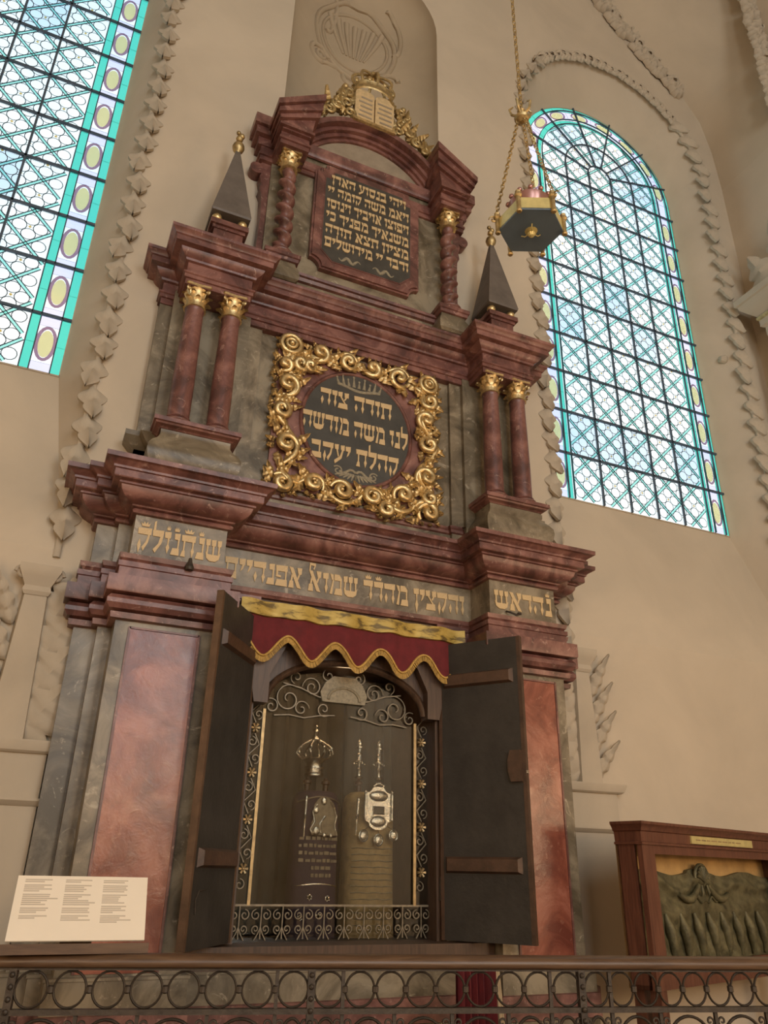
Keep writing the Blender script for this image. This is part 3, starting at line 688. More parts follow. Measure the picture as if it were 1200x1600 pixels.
# ---- second tier
T2 = [(-1.43, 0.02), (-1.43, -0.09), (-1.35, -0.09), (-1.35, -0.15), (-0.83, -0.15), (-0.83, -0.115), (-0.735, -0.115), (-0.735, -0.085)]
mb = MB(); mb.sweep(full(T2), [(0, 3.55), (0, 5.08)]); A(mb, 'upper_wall', 'grey_marble')
mb = MB(); mb.sweep(T2[4:] + mirror(T2)[:4], [(0, 3.735), (0.014, 3.742), (0.018, 3.76), (0.026, 3.768), (0.03, 3.785), (0, 3.792)]); A(mb, 'base_moulding', 'red_marble')
def corinthian(r, h):
    mb = MB()
    mb.lathe([(r * 1.05, 0), (r * 1.2, h * 0.03), (r * 1.2, h * 0.07), (r * 1.02, h * 0.10), (r * 0.98, h * 0.5), (r * 1.1, h * 0.8), (r * 1.35, h * 0.90)], seg=16)
    for row in range(2):
        for i in range(8):
            a = 2 * PI * (i + row * 0.5) / 8; z0 = h * 0.08; hh = h * (0.38 if row == 0 else 0.66); vs = []
            for j in range(6):
                t = j / 5; rad = r * (1.02 + 0.10 * t + (0.75 if row == 0 else 0.9) * max(0, t - 0.55) ** 1.3 * 2); z = z0 + hh * (t if t < 0.85 else 0.85 - (t - 0.85) * 0.6)
                wd = r * 0.40 * (0.9 if t < 0.6 else 0.9 - (t - 0.6) * 1.2)
                for q in (-1, 0, 1):
                    rr = rad + (0.06 * r if q == 0 else 0); aa = a + q * wd / rad
                    vs.append((rr * math.cos(aa), rr * math.sin(aa), z))
            mb.add(vs, [(j * 3 + q, j * 3 + q + 1, j * 3 + q + 4, j * 3 + q + 3) for j in range(5) for q in range(2)])
    for i in range(4):
        a = PI / 4 + PI / 2 * i; d = Vector((math.cos(a), math.sin(a), 0)); pts = []
        for j in range(16):
            t = j / 15; th = PI * 0.5 - t * 3 * PI; rr = r * 0.26 * (1 - t * 0.75); pts.append(d * (r * 1.45 + rr * math.cos(th)) + Vector((0, 0, h * 0.76 + rr * math.sin(th))))
        mb.tube([d * r * 1.0 + Vector((0, 0, h * 0.5)), d * r * 1.15 + Vector((0, 0, h * 0.76))] + pts, r * 0.10, 5)
    ab = []
    for i in range(4):
        a = PI / 4 + PI / 2 * i; b = a + PI / 2
        for t in (-0.07, 0.07): ab.append((r * 1.85 * math.cos(a + t), r * 1.85 * math.sin(a + t)))
        ab.append((r * 1.28 * math.cos((a + b) / 2), r * 1.28 * math.sin((a + b) / 2)))
    mb.prism_z(ab, h * 0.89, h); 
    me = mb.mesh('capital', 45); me.materials.append(MAT['gilding']); return me
CAP2 = corinthian(0.060, 0.165)
mb = MB(); mb.lathe([(0.067, 0.0), (0.0675, 0.25), (0.064, 0.5), (0.058, 0.80), (0.061, 0.815), (0.064, 0.825), (0.061, 0.835)], seg=24); SHAFT = mb.mesh('column', 40); SHAFT.materials.append(MAT['red_marble'])
mb = MB(); mb.lathe([(0.085, 0.0), (0.085, 0.012), (0.092, 0.018), (0.094, 0.026), (0.088, 0.034), (0.075, 0.038), (0.072, 0.044), (0.078, 0.05), (0.076, 0.056), (0.067, 0.06)], seg=24); CBASE = mb.mesh('column_base', 40); CBASE.materials.append(MAT['red_marble'])
for s_ in (-1, 1):
    path = [(-1.30, -0.10), (-1.30, -0.335), (-0.92, -0.335), (-0.92, -0.10)]
    back = [(-1.43, 0.02), (-1.43, -0.09), (-1.35, -0.09), (-1.35, -0.17), (-1.27, -0.17)]
    if s_ > 0: path = mirror(path); back = mirror(back)
    mb = MB(); mb.sweep(path, [(0.0, 3.595), (0.03, 3.63), (0.055, 3.665), (0.072, 3.70), (0.080, 3.74), (0.076, 3.775), (0.056, 3.81), (0.030, 3.84), (0.016, 3.87), (0.014, 3.895), (0.016, 3.912)]); pd = A(mb, 'column_pedestal', 'grey_marble')
    mb = MB(); mb.sweep(path, [(0.0, 3.908), (0.022, 3.911), (0.032, 3.922), (0.05, 3.928), (0.056, 3.938), (0.066, 3.942), (0.067, 3.968), (-0.15, 3.972)]); A(mb, 'pedestal_cap', 'red_marble', pd)
    mb = MB(); mb.sweep(back, [(0.0, 3.6), (0.035, 3.66), (0.035, 3.72), (0.0, 3.84), (0.0, 3.875), (0.03, 3.895), (0.05, 3.918), (0.066, 3.936), (0.067, 3.968), (-0.05, 3.972)]); A(mb, 'pedestal_return', 'grey_marble', pd)
    for uu in (1.225, 0.988):
        c = place('column', SHAFT, ark, (s_ * uu, -0.285, 4.02))
        place('capital', CAP2, c, (0, 0, 0.825)); place('column_base', CBASE, c, (0, 0, -0.05))
E2 = [(-1.43, 0.02), (-1.43, -0.10), (-1.317, -0.10), (-1.317, -0.36), (-0.89, -0.36), (-0.89, -0.14)]
mb = MB(); mb.sweep(full(E2), [(-0.08, 4.985), (0, 4.987), (0, 5.03), (0.012, 5.033), (0.012, 5.058), (0.022, 5.064), (0.022, 5.075), (0.0, 5.08), (0.0, 5.165)])
for s_ in (-1, 1): x0, x1 = sorted((s_ * 1.31, s_ * 0.896)); mb.box(x0, x1, -0.352, -0.05, 4.988, 5.01); mb.box(x0, x1, -0.352, -0.05, 5.29, 5.327)
mb.box(-1.42, 1.42, -0.098, 0.0, 4.986, 5.327); mb.box(-0.885, 0.885, -0.136, 0.0, 4.986, 5.327)
A(mb, 'upper_architrave', 'red_marble')
mb = MB(); mb.sweep(full(E2), [(0, 5.16), (0.018, 5.165), (0.022, 5.18), (0.04, 5.19), (0.058, 5.21), (0.064, 5.226), (0.105, 5.23), (0.108, 5.268), (0.118, 5.274), (0.126, 5.29), (0.142, 5.302), (0.145, 5.322), (-0.2, 5.33)]); A(mb, 'upper_cornice', 'red_marble')

# ---- obelisks on the outer blocks
def obelisk(s_):
    root = place('obelisk', None, ark, (s_ * 1.09, -0.25, 5.325))
    def sq(h): return [(-h, -h), (h, -h), (h, h), (-h, h)]
    mb = MB()
    for h0, h1, z0, z1 in ((0.135, 0.135, 0, 0.05), (0.115, 0.115, 0.05, 0.075), (0.10, 0.10, 0.075, 0.20), (0.112, 0.112, 0.20, 0.225), (0.13, 0.13, 0.225, 0.265)):
        mb.prism_z(sq(h0), z0, z1)
    mb.prism_z(sq(0.075), 0.265, 0.30); o = A(mb, 'obelisk_base', 'red_marble', root)
    for bx in (-1, 1):
        for by in (-1, 1):
            mb = MB(); mb.ball((bx * 0.088, by * 0.088, 0.30), 0.036, 12, 8); A(mb, 'gold_ball', 'gilding', root, smooth=60)
    mb = MB(); h0 = 0.132
    vs = [(x, y, 0.335) for x, y in sq(h0)] + [(x, y, 0.352) for x, y in sq(h0 + 0.004)] + [(x, y, 1.07) for x, y in sq(0.016)]
    mb.add(vs, [(0, 1, 2, 3), (8, 9, 10, 11)] + [(i + 4 * r, (i + 1) % 4 + 4 * r, (i + 1) % 4 + 4 * r + 4, i + 4 * r + 4) for r in range(2) for i in range(4)]); A(mb, 'spire', 'obelisk_slate', root, smooth=0)
    mb = MB(); mb.lathe([(0.014, 1.06), (0.02, 1.075), (0.04, 1.10), (0.046, 1.125), (0.04, 1.15), (0.018, 1.17), (0.012, 1.185)], seg=12); mb.ball((0, 0, 1.215), 0.028, 8, 6); mb.ball((0.014, 0, 1.25), 0.024, 8, 6); mb.ball((-0.012, 0, 1.275), 0.018, 8, 6); A(mb, 'finial', 'old_gilding', root, smooth=60)
obelisk(-1); obelisk(1)

# ---- third tier
A3 = [(-0.86, 0.02), (-0.86, -0.13), (-0.82, -0.13)]
A3f = [(-0.86, 0.02), (-0.86, -0.16), (0.86, -0.16), (0.86, 0.02)]
mb = MB(); mb.sweep(A3f, [(0, 5.30), (0, 5.46)]); A(mb, 'attic_base', 'grey_marble')
mb = MB(); mb.sweep(A3f, [(0, 5.455), (0.02, 5.462), (0.03, 5.485), (0.045, 5.49), (0.05, 5.51), (-0.1, 5.52)]); A(mb, 'attic_moulding', 'red_marble')
LUN_C, LUN_R = 6.53, 0.605
wallp = [(-0.80, 5.5), (0.80, 5.5), (0.80, 6.75), (0.52, 6.86)] + arc(0, LUN_C, 0.66, math.acos(0.5 / 0.66), PI - math.acos(0.5 / 0.66), 16) + [(-0.52, 6.86), (-0.80, 6.75)]
mb = MB(); mb.prism(wallp, -0.11, 0.02); A(mb, 'attic_wall', 'grey_marble')
for s_ in (-1, 1):   # scrolled side wings
    wing = [(0.79, 5.52), (0.90, 5.52), (0.885, 5.60), (0.845, 5.70), (0.84, 6.05), (0.85, 6.25), (0.872, 6.30), (0.862, 6.36), (0.88, 6.43)] + arc(0.905, 6.51, 0.055, -2.3, 2.0, 12) + [(0.86, 6.60), (0.79, 6.62)]
    mb = MB(); mb.prism([(s_ * x, z) for x, z in wing], -0.09, 0.0); A(mb, 'side_wing', 'red_marble')
    # twisted column on a swelling pedestal
    pth = [(-0.795, -0.10), (-0.795, -0.285), (-0.585, -0.285), (-0.585, -0.10)]
    if s_ > 0: pth = mirror(pth)
    mb = MB(); mb.sweep(pth, [(-0.08, 5.329), (0.0, 5.33), (0.022, 5.345), (0.026, 5.38), (0.018, 5.43), (0.0, 5.47), (-0.004, 5.50)]); pd = A(mb, 'twisted_column_pedestal', 'grey_marble')
    mb = MB(); mb.sweep(pth, [(0, 5.495), (0.012, 5.50), (0.016, 5.525), (0.026, 5.53), (0.028, 5.56), (-0.1, 5.563)]); A(mb, 'pedestal_cap', 'red_marble', pd)
    mb = MB(); seg = 16; rows = 110; vs = []
    for i in range(rows + 1):
        t = i / rows; ph = s_ * (t * 6.5 * 2 * PI); off = 0.022 * min(1, t * 10, (1 - t) * 10)
        for j in range(seg):
            a = 2 * PI * j / seg; r_ = 0.052 - 0.006 * t
            vs.append((off * math.cos(ph) + r_ * math.cos(a), off * math.sin(ph) + r_ * math.sin(a), t * 0.815))
    mb.add(vs, [(i * seg + j, i * seg + (j + 1) % seg, (i + 1) * seg + (j + 1) % seg, (i + 1) * seg + j) for i in range(rows) for j in range(seg)])
    tw = mb.build('twisted_column', 'red_marble', ark, (s_ * 0.69, -0.225, 5.61), smooth=80)
    place('column_base', CBASE, tw, (0, 0, -0.05)); place('capital', CAP2, tw, (0, 0, 0.81), scale=(0.95, 0.95, 0.98))
E3 = [(-0.90, 0.02), (-0.90, -0.12), (-0.80, -0.12), (-0.80, -0.33), (-0.575, -0.33), (-0.575, -0.13)]
mb = MB(); mb.sweep(full(E3), [(-0.04, 6.578), (0, 6.58), (0, 6.62), (0.012, 6.624), (0.012, 6.645), (0, 6.65), (0, 6.72)])
for s_ in (-1, 1): x0, x1 = sorted((s_ * 0.795, s_ * 0.58)); mb.box(x0, x1, -0.325, -0.1, 6.582, 6.71)
A(mb, 'attic_entablature', 'red_marble')
mb = MB(); mb.sweep([(-0.575, -0.125), (0.575, -0.125)], [(0.0, 6.78), (0.015, 6.785), (0.02, 6.80), (0.03, 6.81), (0.034, 6.84), (0.044, 6.85), (0.048, 6.87), (0.0, 6.885)]); A(mb, 'lunette_sill', 'red_marble')
for s_ in (-1, 1):
    mb = MB()
    for poly, y0 in (([(-0.80, 6.70), (-0.575, 6.70), (-0.545, 6.93), (-0.80, 6.79)], -0.36), ([(-0.825, 6.715), (-0.55, 6.715), (-0.55, 6.74), (-0.825, 6.74)], -0.385),
                     ([(-0.83, 6.765), (-0.52, 6.925), (-0.515, 6.985), (-0.835, 6.80)], -0.39), ([(-0.85, 6.80), (-0.51, 6.985), (-0.508, 7.07), (-0.852, 6.845)], -0.415), ([(-0.865, 6.845), (-0.50, 7.075), (-0.498, 7.15), (-0.868, 6.90)], -0.44)):
        mb.prism([(x if s_ < 0 else -x, z) for x, z in poly], y0, 0.02)
    A(mb, 'raking_pediment', 'red_marble', smooth=0)
    mb = MB()
    for x1, x2, y0, z0, z1 in ((0.80, 0.93, -0.13, 6.72, 6.80), (0.80, 0.96, -0.17, 6.80, 6.87), (0.80, 0.98, -0.20, 6.87, 6.97)):
        a_, b_ = sorted((s_ * x1, s_ * x2)); mb.box(a_, b_, y0, 0.02, z0, z1)
    A(mb, 'pediment_return', 'red_marble', smooth=0)
mb = MB()
for r0, r1, y0, ue in ((0.60, 0.635, -0.145, 0.50), (0.63, 0.668, -0.17, 0.51), (0.664, 0.702, -0.205, 0.515), (0.698, 0.745, -0.26, 0.515)):
    a1 = math.acos(min(0.99, ue / r1)); a0 = math.acos(min(0.99, ue / r0)) if ue < r0 else a1
    mb.prism(arc(0, LUN_C, r1, a1, PI - a1, 20) + arc(0, LUN_C, r0, PI - max(a0, 0.35), max(a0, 0.35), 20), y0, 0.0)
A(mb, 'segmental_pediment', 'red_marble', smooth=25)
a0 = math.asin((6.895 - LUN_C) / LUN_R)
mb = MB(); mb.prism(arc(0, LUN_C, LUN_R, a0, PI - a0, 20), -0.125, -0.09); A(mb, 'lunette', 'lunette_paint')
# inscription tablet with moulded frame
def notched(h, z0, z1, rb, nt_):
    bl = arc(-h, z0, rb, PI / 2, 0, 6); br = arc(h, z0, rb, PI, PI / 2, 6)
    return bl + br + [(h, z1 - nt_), (h - nt_ * 0.5, z1 - nt_), (h - nt_ * 0.5, z1 - nt_ * 0.5), (h - nt_, z1 - nt_ * 0.5), (h - nt_, z1), (-h + nt_, z1), (-h + nt_, z1 - nt_ * 0.5), (-h + nt_ * 0.5, z1 - nt_ * 0.5), (-h + nt_ * 0.5, z1 - nt_), (-h, z1 - nt_)]
mb = MB(); mb.prism(notched(0.455, 5.665, 6.74, 0.085, 0.09), -0.15, -0.10); mb.prism(notched(0.44, 5.68, 6.725, 0.085, 0.09), -0.165, -0.12); tabl = A(mb, 'tablet_frame', 'red_marble', smooth=0)
chf = [(-0.37, 5.84), (-0.28, 5.75), (0.28, 5.75), (0.37, 5.84), (0.37, 6.58), (0.30, 6.58), (0.30, 6.66), (-0.30, 6.66), (-0.30, 6.58), (-0.37, 6.58)]
mb = MB(); mb.prism([(x * 1.02, (z - 6.2) * 1.02 + 6.2) for x, z in chf], -0.169, -0.14); A(mb, 'tablet_edge', 'red_marble', tabl, smooth=0)
mb = MB(); mb.prism(chf, -0.171, -0.14); A(mb, 'tablet_slate', 'dark_slate', tabl, smooth=0)
LINES = ['ויהי בנסוע הארן', 'ויאמ משה קומה יי', 'ויפוצו אויביך וינוסו', 'משנאיך מפניך כי', 'מציון תצא תורה', 'ודבר יי מירושלים']
for i, t_ in enumerate(LINES):
    hw = 0.352 if i else 0.325
    write_line(tabl, t_, -hw, hw, 6.528 - 0.131 * i, 0.096, -0.173)
for s_ in (-1, 1):
    mb = MB(); pts = [(s_ * (0.05 + 0.18 * t / 14), -0.172, 5.80 + 0.02 * math.sin(t * 0.9)) for t in range(15)]; mb.tube(pts, [0.003 + 0.012 * math.sin(PI * t / 14) for t in range(15)], 5, flat=(0.3, 1)); A(mb, 'painted_flourish', 'faded_gold', tabl)

# ---- tablets of the law with crown and gilded foliage at the top
mb = MB(); mb.box(-0.205, 0.17, -0.285, -0.10, 7.228, 7.258); law = A(mb, 'tablet_plinth', 'gilding')
for x0 in (-0.195, -0.012):
    x1 = x0 + 0.172; mb = MB(); mb.prism([(x0, 7.255), (x1, 7.255)] + arc((x0 + x1) / 2, 7.58, 0.086, 0, PI, 8, 0.05), -0.27, -0.21); tb = A(mb, 'law_tablet', 'letter_gold', law, label='pale stone law tablet')
    mb = MB()
    for j in range(5):
        ww = random.uniform(0.10, 0.135); mb.box(x1 - 0.02 - ww, x1 - 0.02, -0.273, -0.268, 7.30 + 0.055 * j, 7.318 + 0.055 * j)
    A(mb, 'engraved_lines', 'lunette_paint', tb)
mb = MB(); mb.lathe([(0.165, 0), (0.178, 0.008), (0.178, 0.03), (0.165, 0.045), (0.168, 0.06), (0.180, 0.072), (0.160, 0.08)], seg=24, cap=False)
for i in range(8):
    a = 2 * PI * i / 8; pts = []
    for j in range(9):
        t = j / 8; rr = 0.168 + 0.045 * math.sin(PI * t) - 0.168 * t ** 2.2; pts.append((rr * math.cos(a), rr * math.sin(a), 0.07 + 0.17 * t ** 0.8))
    mb.tube(pts, 0.014, 6); mb.ball((0.178 * math.cos(a + 0.39), 0.178 * math.sin(a + 0.39), 0.09), 0.022, 8, 6)
mb.ball((0, 0, 0.255), 0.03, 10, 8)
cr = mb.build('crown', 'old_gilding', law, (-0.018, -0.22, 7.63), smooth=50); cr.scale = (1.03, 0.55, 1.25)
ACG = acanthus_mesh('gilded_leaf', 'old_gilding', 4, 0.62)
ACG2 = acanthus_mesh('gilded_leaf_bright', 'gilding', 3, 0.8)
for s_ in (-1, 1):
    for i in range(16):
        t = i / 15; uu = s_ * (0.19 + 0.31 * t) - 0.015; top_ = 0.36 * (1 - t) ** 1.1 + 0.05; zz_ = 7.22 - 0.09 * t ** 1.5 + random.uniform(0, top_)
        place('gilded_leaf', ACG, law, (uu, -0.25 + 0.03 * (i % 2), zz_), rot=(random.uniform(-0.3, 0.3), s_ * random.uniform(-0.6, 1.6), random.uniform(-0.4, 0.4)), scale=(0.13, 0.2, random.uniform(0.10, 0.15)))
    for (uu, zz_, r_, q) in ((0.25, 7.40, 0.055, 1), (0.245, 7.54, 0.045, -1), (0.33, 7.34, 0.05, -1), (0.40, 7.25, 0.05, 1), (0.47, 7.19, 0.045, -1), (0.22, 7.30, 0.05, -1), (0.30, 7.46, 0.035, 1)):
        mb = MB(); pts = []
        for j in range(22):
            t = j / 21; th = q * t * 2.8 * PI + uu * 20; rr = r_ * (1 - t * 0.8); pts.append((s_ * (uu + rr * math.cos(th)) - 0.015, -0.26, zz_ + rr * math.sin(th)))
        mb.tube(pts, [0.020 * (1 - 0.5 * j / 21) for j in range(22)], 7); A(mb, 'gilded_scroll', 'old_gilding', law, smooth=60)
    for uu, zz_ in ((0.475, 7.29), (0.27, 7.60)):
        mb = MB(); mb.ball((s_ * uu - 0.015, -0.25, zz_), 0.028, 10, 8); A(mb, 'gilded_bud', 'old_gilding', law, smooth=60)

# ---- gilded acanthus frame with oval inscription
OX, OZ = 0.41, 0.445; OCZ = 4.385
mb = MB(); mb.box(-0.605, 0.605, -0.105, -0.06, 3.82, 4.96); gf = A(mb, 'frame_board', 'red_marble')
k = 48
mb = MB(); mb.tube([(OX * math.cos(2 * PI * i / k), -0.107, OCZ + OZ * math.sin(2 * PI * i / k)) for i in range(k)], 0.016, 6, closed=True); A(mb, 'oval_moulding', 'red_marble', gf, smooth=60)
mb = MB(); mb.prism(arc(0, OCZ, OX - 0.004, 0, 2 * PI * 47 / 48, 47, OZ - 0.004), -0.114, -0.09); ov = A(mb, 'oval_slate', 'dark_slate', gf, smooth=0)
write_line(ov, 'תורה צוה', -0.285, 0.255, 4.515, 0.135, -0.116)
write_line(ov, 'לנו משה מורשה', -0.40, 0.385, 4.305, 0.135, -0.116)
write_line(ov, 'קהלת יעקב', -0.325, 0.315, 4.09, 0.135, -0.116)
mb = MB()   # painted crown and foliage
mb.tube([(-0.16 + 0.32 * j / 12, -0.116, 4.705 + 0.014 * math.cos(j / 12 * 2 * PI)) for j in range(13)], 0.012, 5, flat=(0.3, 1))
for j in range(9):
    x_ = -0.17 + 0.0425 * j; h_ = 0.05 + 0.028 * (j % 2); mb.tube([(x_ * 0.9, -0.116, 4.715), (x_, -0.116, 4.715 + h_)], [0.014, 0.004], 5, flat=(0.3, 1)); mb.ball((x_, -0.116, 4.722 + h_), 0.009, 6, 4, (1, 0.3, 1))
A(mb, 'painted_crown', 'faded_gold', ov)
mb = MB()
for s_ in (-1, 1):
    pts = []
    for j in range(20):
        t = j / 19; th = 0.6 + t * 2.4 * PI; pts.append((s_ * (0.13 + 0.035 * (1 - t * .7) * math.cos(th)), -0.116, 4.03 + 0.035 * (1 - t * .7) * math.sin(th)))
    mb.tube(pts, 0.006, 5, flat=(0.3, 1))
    for j in range(6): mb.tube([(s_ * 0.015 * j, -0.116, 4.02), (s_ * 0.03 * j, -0.116, 3.965 + 0.006 * j)], [0.012, 0.004], 5, flat=(0.3, 1))
    mb.tube([(s_ * 0.02 * j, -0.116, 4.035 + 0.018 * math.sin(j)) for j in range(7)], 0.010, 5, flat=(0.3, 1))
A(mb, 'painted_foliage', 'faded_gold', ov)
SC = [(-0.528, 4.92, 0.070, 'r'), (-0.311, 4.91, 0.070, 1), (-0.10, 4.90, 0.062, -1), (0.092, 4.90, 0.066, 1), (0.30, 4.885, 0.076, -1), (0.545, 4.90, 0.066, 'r'), (0.553, 4.749, 0.066, 1), (0.522, 4.583, 0.070, -1), (0.545, 4.381, 0.066, 1),
      (0.522, 4.112, 0.081, -1), (0.549, 3.95, 0.054, 1), (0.541, 3.845, 0.080, -1), (0.225, 3.80, 0.060, 1), (0.345, 3.94, 0.070, -1), (0.122, 3.875, 0.075, 's1'), (-0.105, 3.875, 0.075, 's2'), (-0.295, 3.88, 0.070, 1), (-0.515, 3.84, 0.072, -1), (-0.50, 4.126, 0.082, 1), (-0.555, 4.379, 0.066, -1), (-0.525, 4.586, 0.084, 1), (-0.45, 4.775, 0.058, -1), (-0.555, 4.74, 0.05, 1), (-0.385, 4.78, 0.04, -1)]
def spiral(mb, cx, cz, r, turns, sgn, a0, y, rad, n_=30, end=0.18, seg=7, dome=0.0, flat=None):
    pts = []; rs = []
    for j in range(n_):
        t = j / (n_ - 1); th = a0 + sgn * t * turns * 2 * PI; rr = r * (1 - t * (1 - end))
        pts.append((cx + rr * math.cos(th), y - dome * math.sin(PI * 0.5 * t), cz + rr * math.sin(th))); rs.append(rad * (0.35 + 0.65 * math.sin(PI * min(1, 0.12 + t * 0.75))))
    mb.tube(pts, rs, seg, flat=flat); return mb
for i, (cx, cz, r_, kd) in enumerate(SC):
    mb = MB()
    if kd == 'r':
        mb.tube([(cx + r_ * math.cos(2 * PI * j / 24), -0.14, cz + r_ * math.sin(2 * PI * j / 24)) for j in range(24)], 0.020, 7, closed=True)
        mb.tube([(cx + r_ * 0.5 * math.cos(2 * PI * j / 20), -0.15, cz + r_ * 0.5 * math.sin(2 * PI * j / 20)) for j in range(20)], 0.014, 7, closed=True)
        mb.ball((cx, -0.155, cz), 0.022, 10, 8); o = A(mb, 'rosette', 'gilding', gf, smooth=60)
    else:
        sg = {1: 1, -1: -1, 's1': 1, 's2': -1}[kd]
        a0 = math.atan2(cz - OCZ, cx) + (PI * 0.5 if sg > 0 else -PI * 0.5)
        spiral(mb, cx, cz, r_, 1.3, sg, a0, -0.122, 0.027, 34, 0.20, 8, 0.035)
        mb.ball((cx, -0.152, cz), r_ * 0.2, 10, 8); o = A(mb, 'acanthus_scroll', 'gilding', gf, smooth=60)
    # leaflets breaking from the scroll, swept along its curl
    nl = 8 if kd != 'r' else 5; sg = -1 if kd in (-1, 's2') else 1
    for j in range(nl):
        a = math.atan2(cz - OCZ, cx) + (j - nl / 2 + 0.5) * (2 * PI * 0.82 / nl) + random.uniform(-0.2, 0.2)
        px, pz = cx + r_ * 0.92 * math.cos(a), cz + r_ * 0.92 * math.sin(a); b_ = a + sg * random.uniform(0.5, 1.0)
        ln = random.uniform(0.085, 0.125)
        for _ in range(3):
            tx, tz = px + ln * math.cos(b_), pz + ln * math.sin(b_)
            if abs(tx) > 0.655 or not (3.76 < tz < 5.0) or (tx / OX) ** 2 + ((tz - OCZ) / OZ) ** 2 < 1.0: ln *= 0.7
        place('gilded_leaf', ACG2, gf, (px, -0.118, pz), rot=(random.uniform(-0.15, 0.15), PI / 2 - b_, 0), scale=(max(0.05, ln * 0.75), 0.16, ln))
ring_pts = [(-0.40, 4.90), (-0.20, 4.93), (0.0, 4.90), (0.20, 4.92), (0.42, 4.89), (0.55, 4.83), (0.545, 4.66), (0.55, 4.48), (0.53, 4.25), (0.53, 4.03), (0.55, 3.90), (0.44, 3.87), (0.22, 3.87), (0.02, 3.84), (-0.20, 3.85), (-0.40, 3.87), (-0.53, 3.97), (-0.49, 4.25), (-0.55, 4.48), (-0.50, 4.68)]
for i in range(len(ring_pts)):
    p0 = Vector(ring_pts[i]); p1 = Vector(ring_pts[(i + 1) % len(ring_pts)]); d = p1 - p0; nrm = Vector((-d.y, d.x)) * (0.28 if i % 2 else -0.28)
    mb = MB(); pts = []
    for j in range(10):
        t = j / 9; q = p0 + d * t + nrm * math.sin(PI * t); pts.append((q.x, -0.118 - 0.012 * math.sin(PI * t), q.y))
    mb.tube(pts, [0.012 + 0.012 * math.sin(PI * j / 9) for j in range(10)], 7); A(mb, 'gilded_stem', 'gilding', gf, smooth=60)
    for t in (0.3, 0.7):
        q = p0 + d * t + nrm * math.sin(PI * t); a = math.atan2(d.y, d.x) + (0.7 if t < 0.5 else -0.7)
        place('gilded_leaf', ACG2, gf, (q.x, -0.125, q.y), rot=(0, PI / 2 - a, 0), scale=(0.08, 0.15, 0.115))

# ---- opening: frame, lining, glass with ironwork
mb = MB(); mb.prism([(-0.62, 2.45), (-0.515, 2.45)] + arc(0, 2.47, 0.515, PI, 0, 20, 0.27) + [(0.515, 2.45), (0.62, 2.45), (0.62, 3.06), (-0.62, 3.06)], -0.128, -0.07); fr_ = A(mb, 'opening_arch', 'frame_wood')
mb = MB(); mb.tube([(0.50 * math.cos(PI * j / 24), -0.13, 2.46 + 0.265 * math.sin(PI * j / 24)) for j in range(25)], 0.022, 6); A(mb, 'arch_moulding', 'frame_wood', fr_, smooth=60)
for s_ in (-1, 1):
    mb = MB(); mb.prism([(s_ * 0.50, 2.44), (s_ * 0.58, 2.44), (s_ * 0.64, 2.72), (s_ * 0.62, 2.90), (s_ * 0.40, 2.80), (s_ * 0.50, 2.60)], -0.19, -0.10); A(mb, 'corbel', 'frame_wood', fr_, smooth=0)
    x0, x1 = sorted((s_ * 0.57, s_ * 0.632)); mb = MB(); mb.box(x0, x1, -0.15, -0.03, 1.25, 2.45); A(mb, 'jamb', 'frame_wood', fr_)
mb = MB(); yb = 0.55
mb.add([(-0.60, -0.02, 1.25), (0.60, -0.02, 1.25), (0.60, yb, 1.25), (-0.60, yb, 1.25), (-0.60, -0.02, 2.80), (0.60, -0.02, 2.80), (0.60, yb, 2.80), (-0.60, yb, 2.80)], [(0, 1, 2, 3), (4, 7, 6, 5), (0, 3, 7, 4), (1, 5, 6, 2), (3, 2, 6, 7)])
A(mb, 'niche_lining', 'dark_wood')
mb = MB(); vs = []; nn = 60
for i in range(nn + 1):
    u_ = -0.58 + 1.16 * i / nn; y_ = 0.48 + 0.025 * math.sin(i * 0.9) + 0.015 * math.sin(i * 2.1); vs += [(u_, y_, 1.26), (u_ * 0.97, y_ + 0.01, 2.78)]
mb.add(vs, [(2 * i, 2 * i + 1, 2 * i + 3, 2 * i + 2) for i in range(nn)]); A(mb, 'niche_drape', 'drape_grey', smooth=80)
GYF = -0.045
mb = MB(); mb.box(-0.575, 0.575, GYF, GYF + 0.005, 1.262, 2.74); gl = A(mb, 'glass_front', 'case_glass', smooth=0)
def iron(mb, nm='wrought_scroll', mat='wrought_iron_pale'): return A(mb, nm, mat, gl, smooth=60)
yi = GYF - 0.012
for s_ in (-1, 1):
    mb = MB(); mb.box(s_ * 0.478 - 0.008, s_ * 0.478 + 0.008, yi - 0.005, yi + 0.005, 1.43, 2.43); iron(mb, 'gilt_bar', 'gilt_iron')
    for i in range(4):
        zc_ = 1.60 + 0.24 * i; uu = s_ * 0.522
        mb = MB()
        for a in range(6): mb.tube([(uu, yi, zc_), (uu + 0.026 * math.cos(a * PI / 3), yi - 0.004, zc_ + 0.026 * math.sin(a * PI / 3))], [0.004, 0.009], 5)
        mb.ball((uu, yi - 0.004, zc_), 0.009, 8, 6); iron(mb, 'gilt_rosette', 'gilt_iron')
        for t in (-1, 1):
            mb = MB(); spiral(mb, uu + t * 0.012, zc_ + t * 0.075, 0.028, 1.2, t, PI / 2 * -t, yi, 0.0045, 20, 0.2, 5); iron(mb)
        mb = MB(); mb.tube([(uu, yi, zc_ + 0.03), (uu - 0.03, yi, zc_ + 0.09), (uu + 0.03, yi, zc_ + 0.15), (uu, yi, zc_ + 0.21)], 0.004, 5); iron(mb)
mb = MB(); mb.box(-0.565, 0.565, yi - 0.004, yi + 0.004, 1.425, 1.435); iron(mb, 'grille_rail')
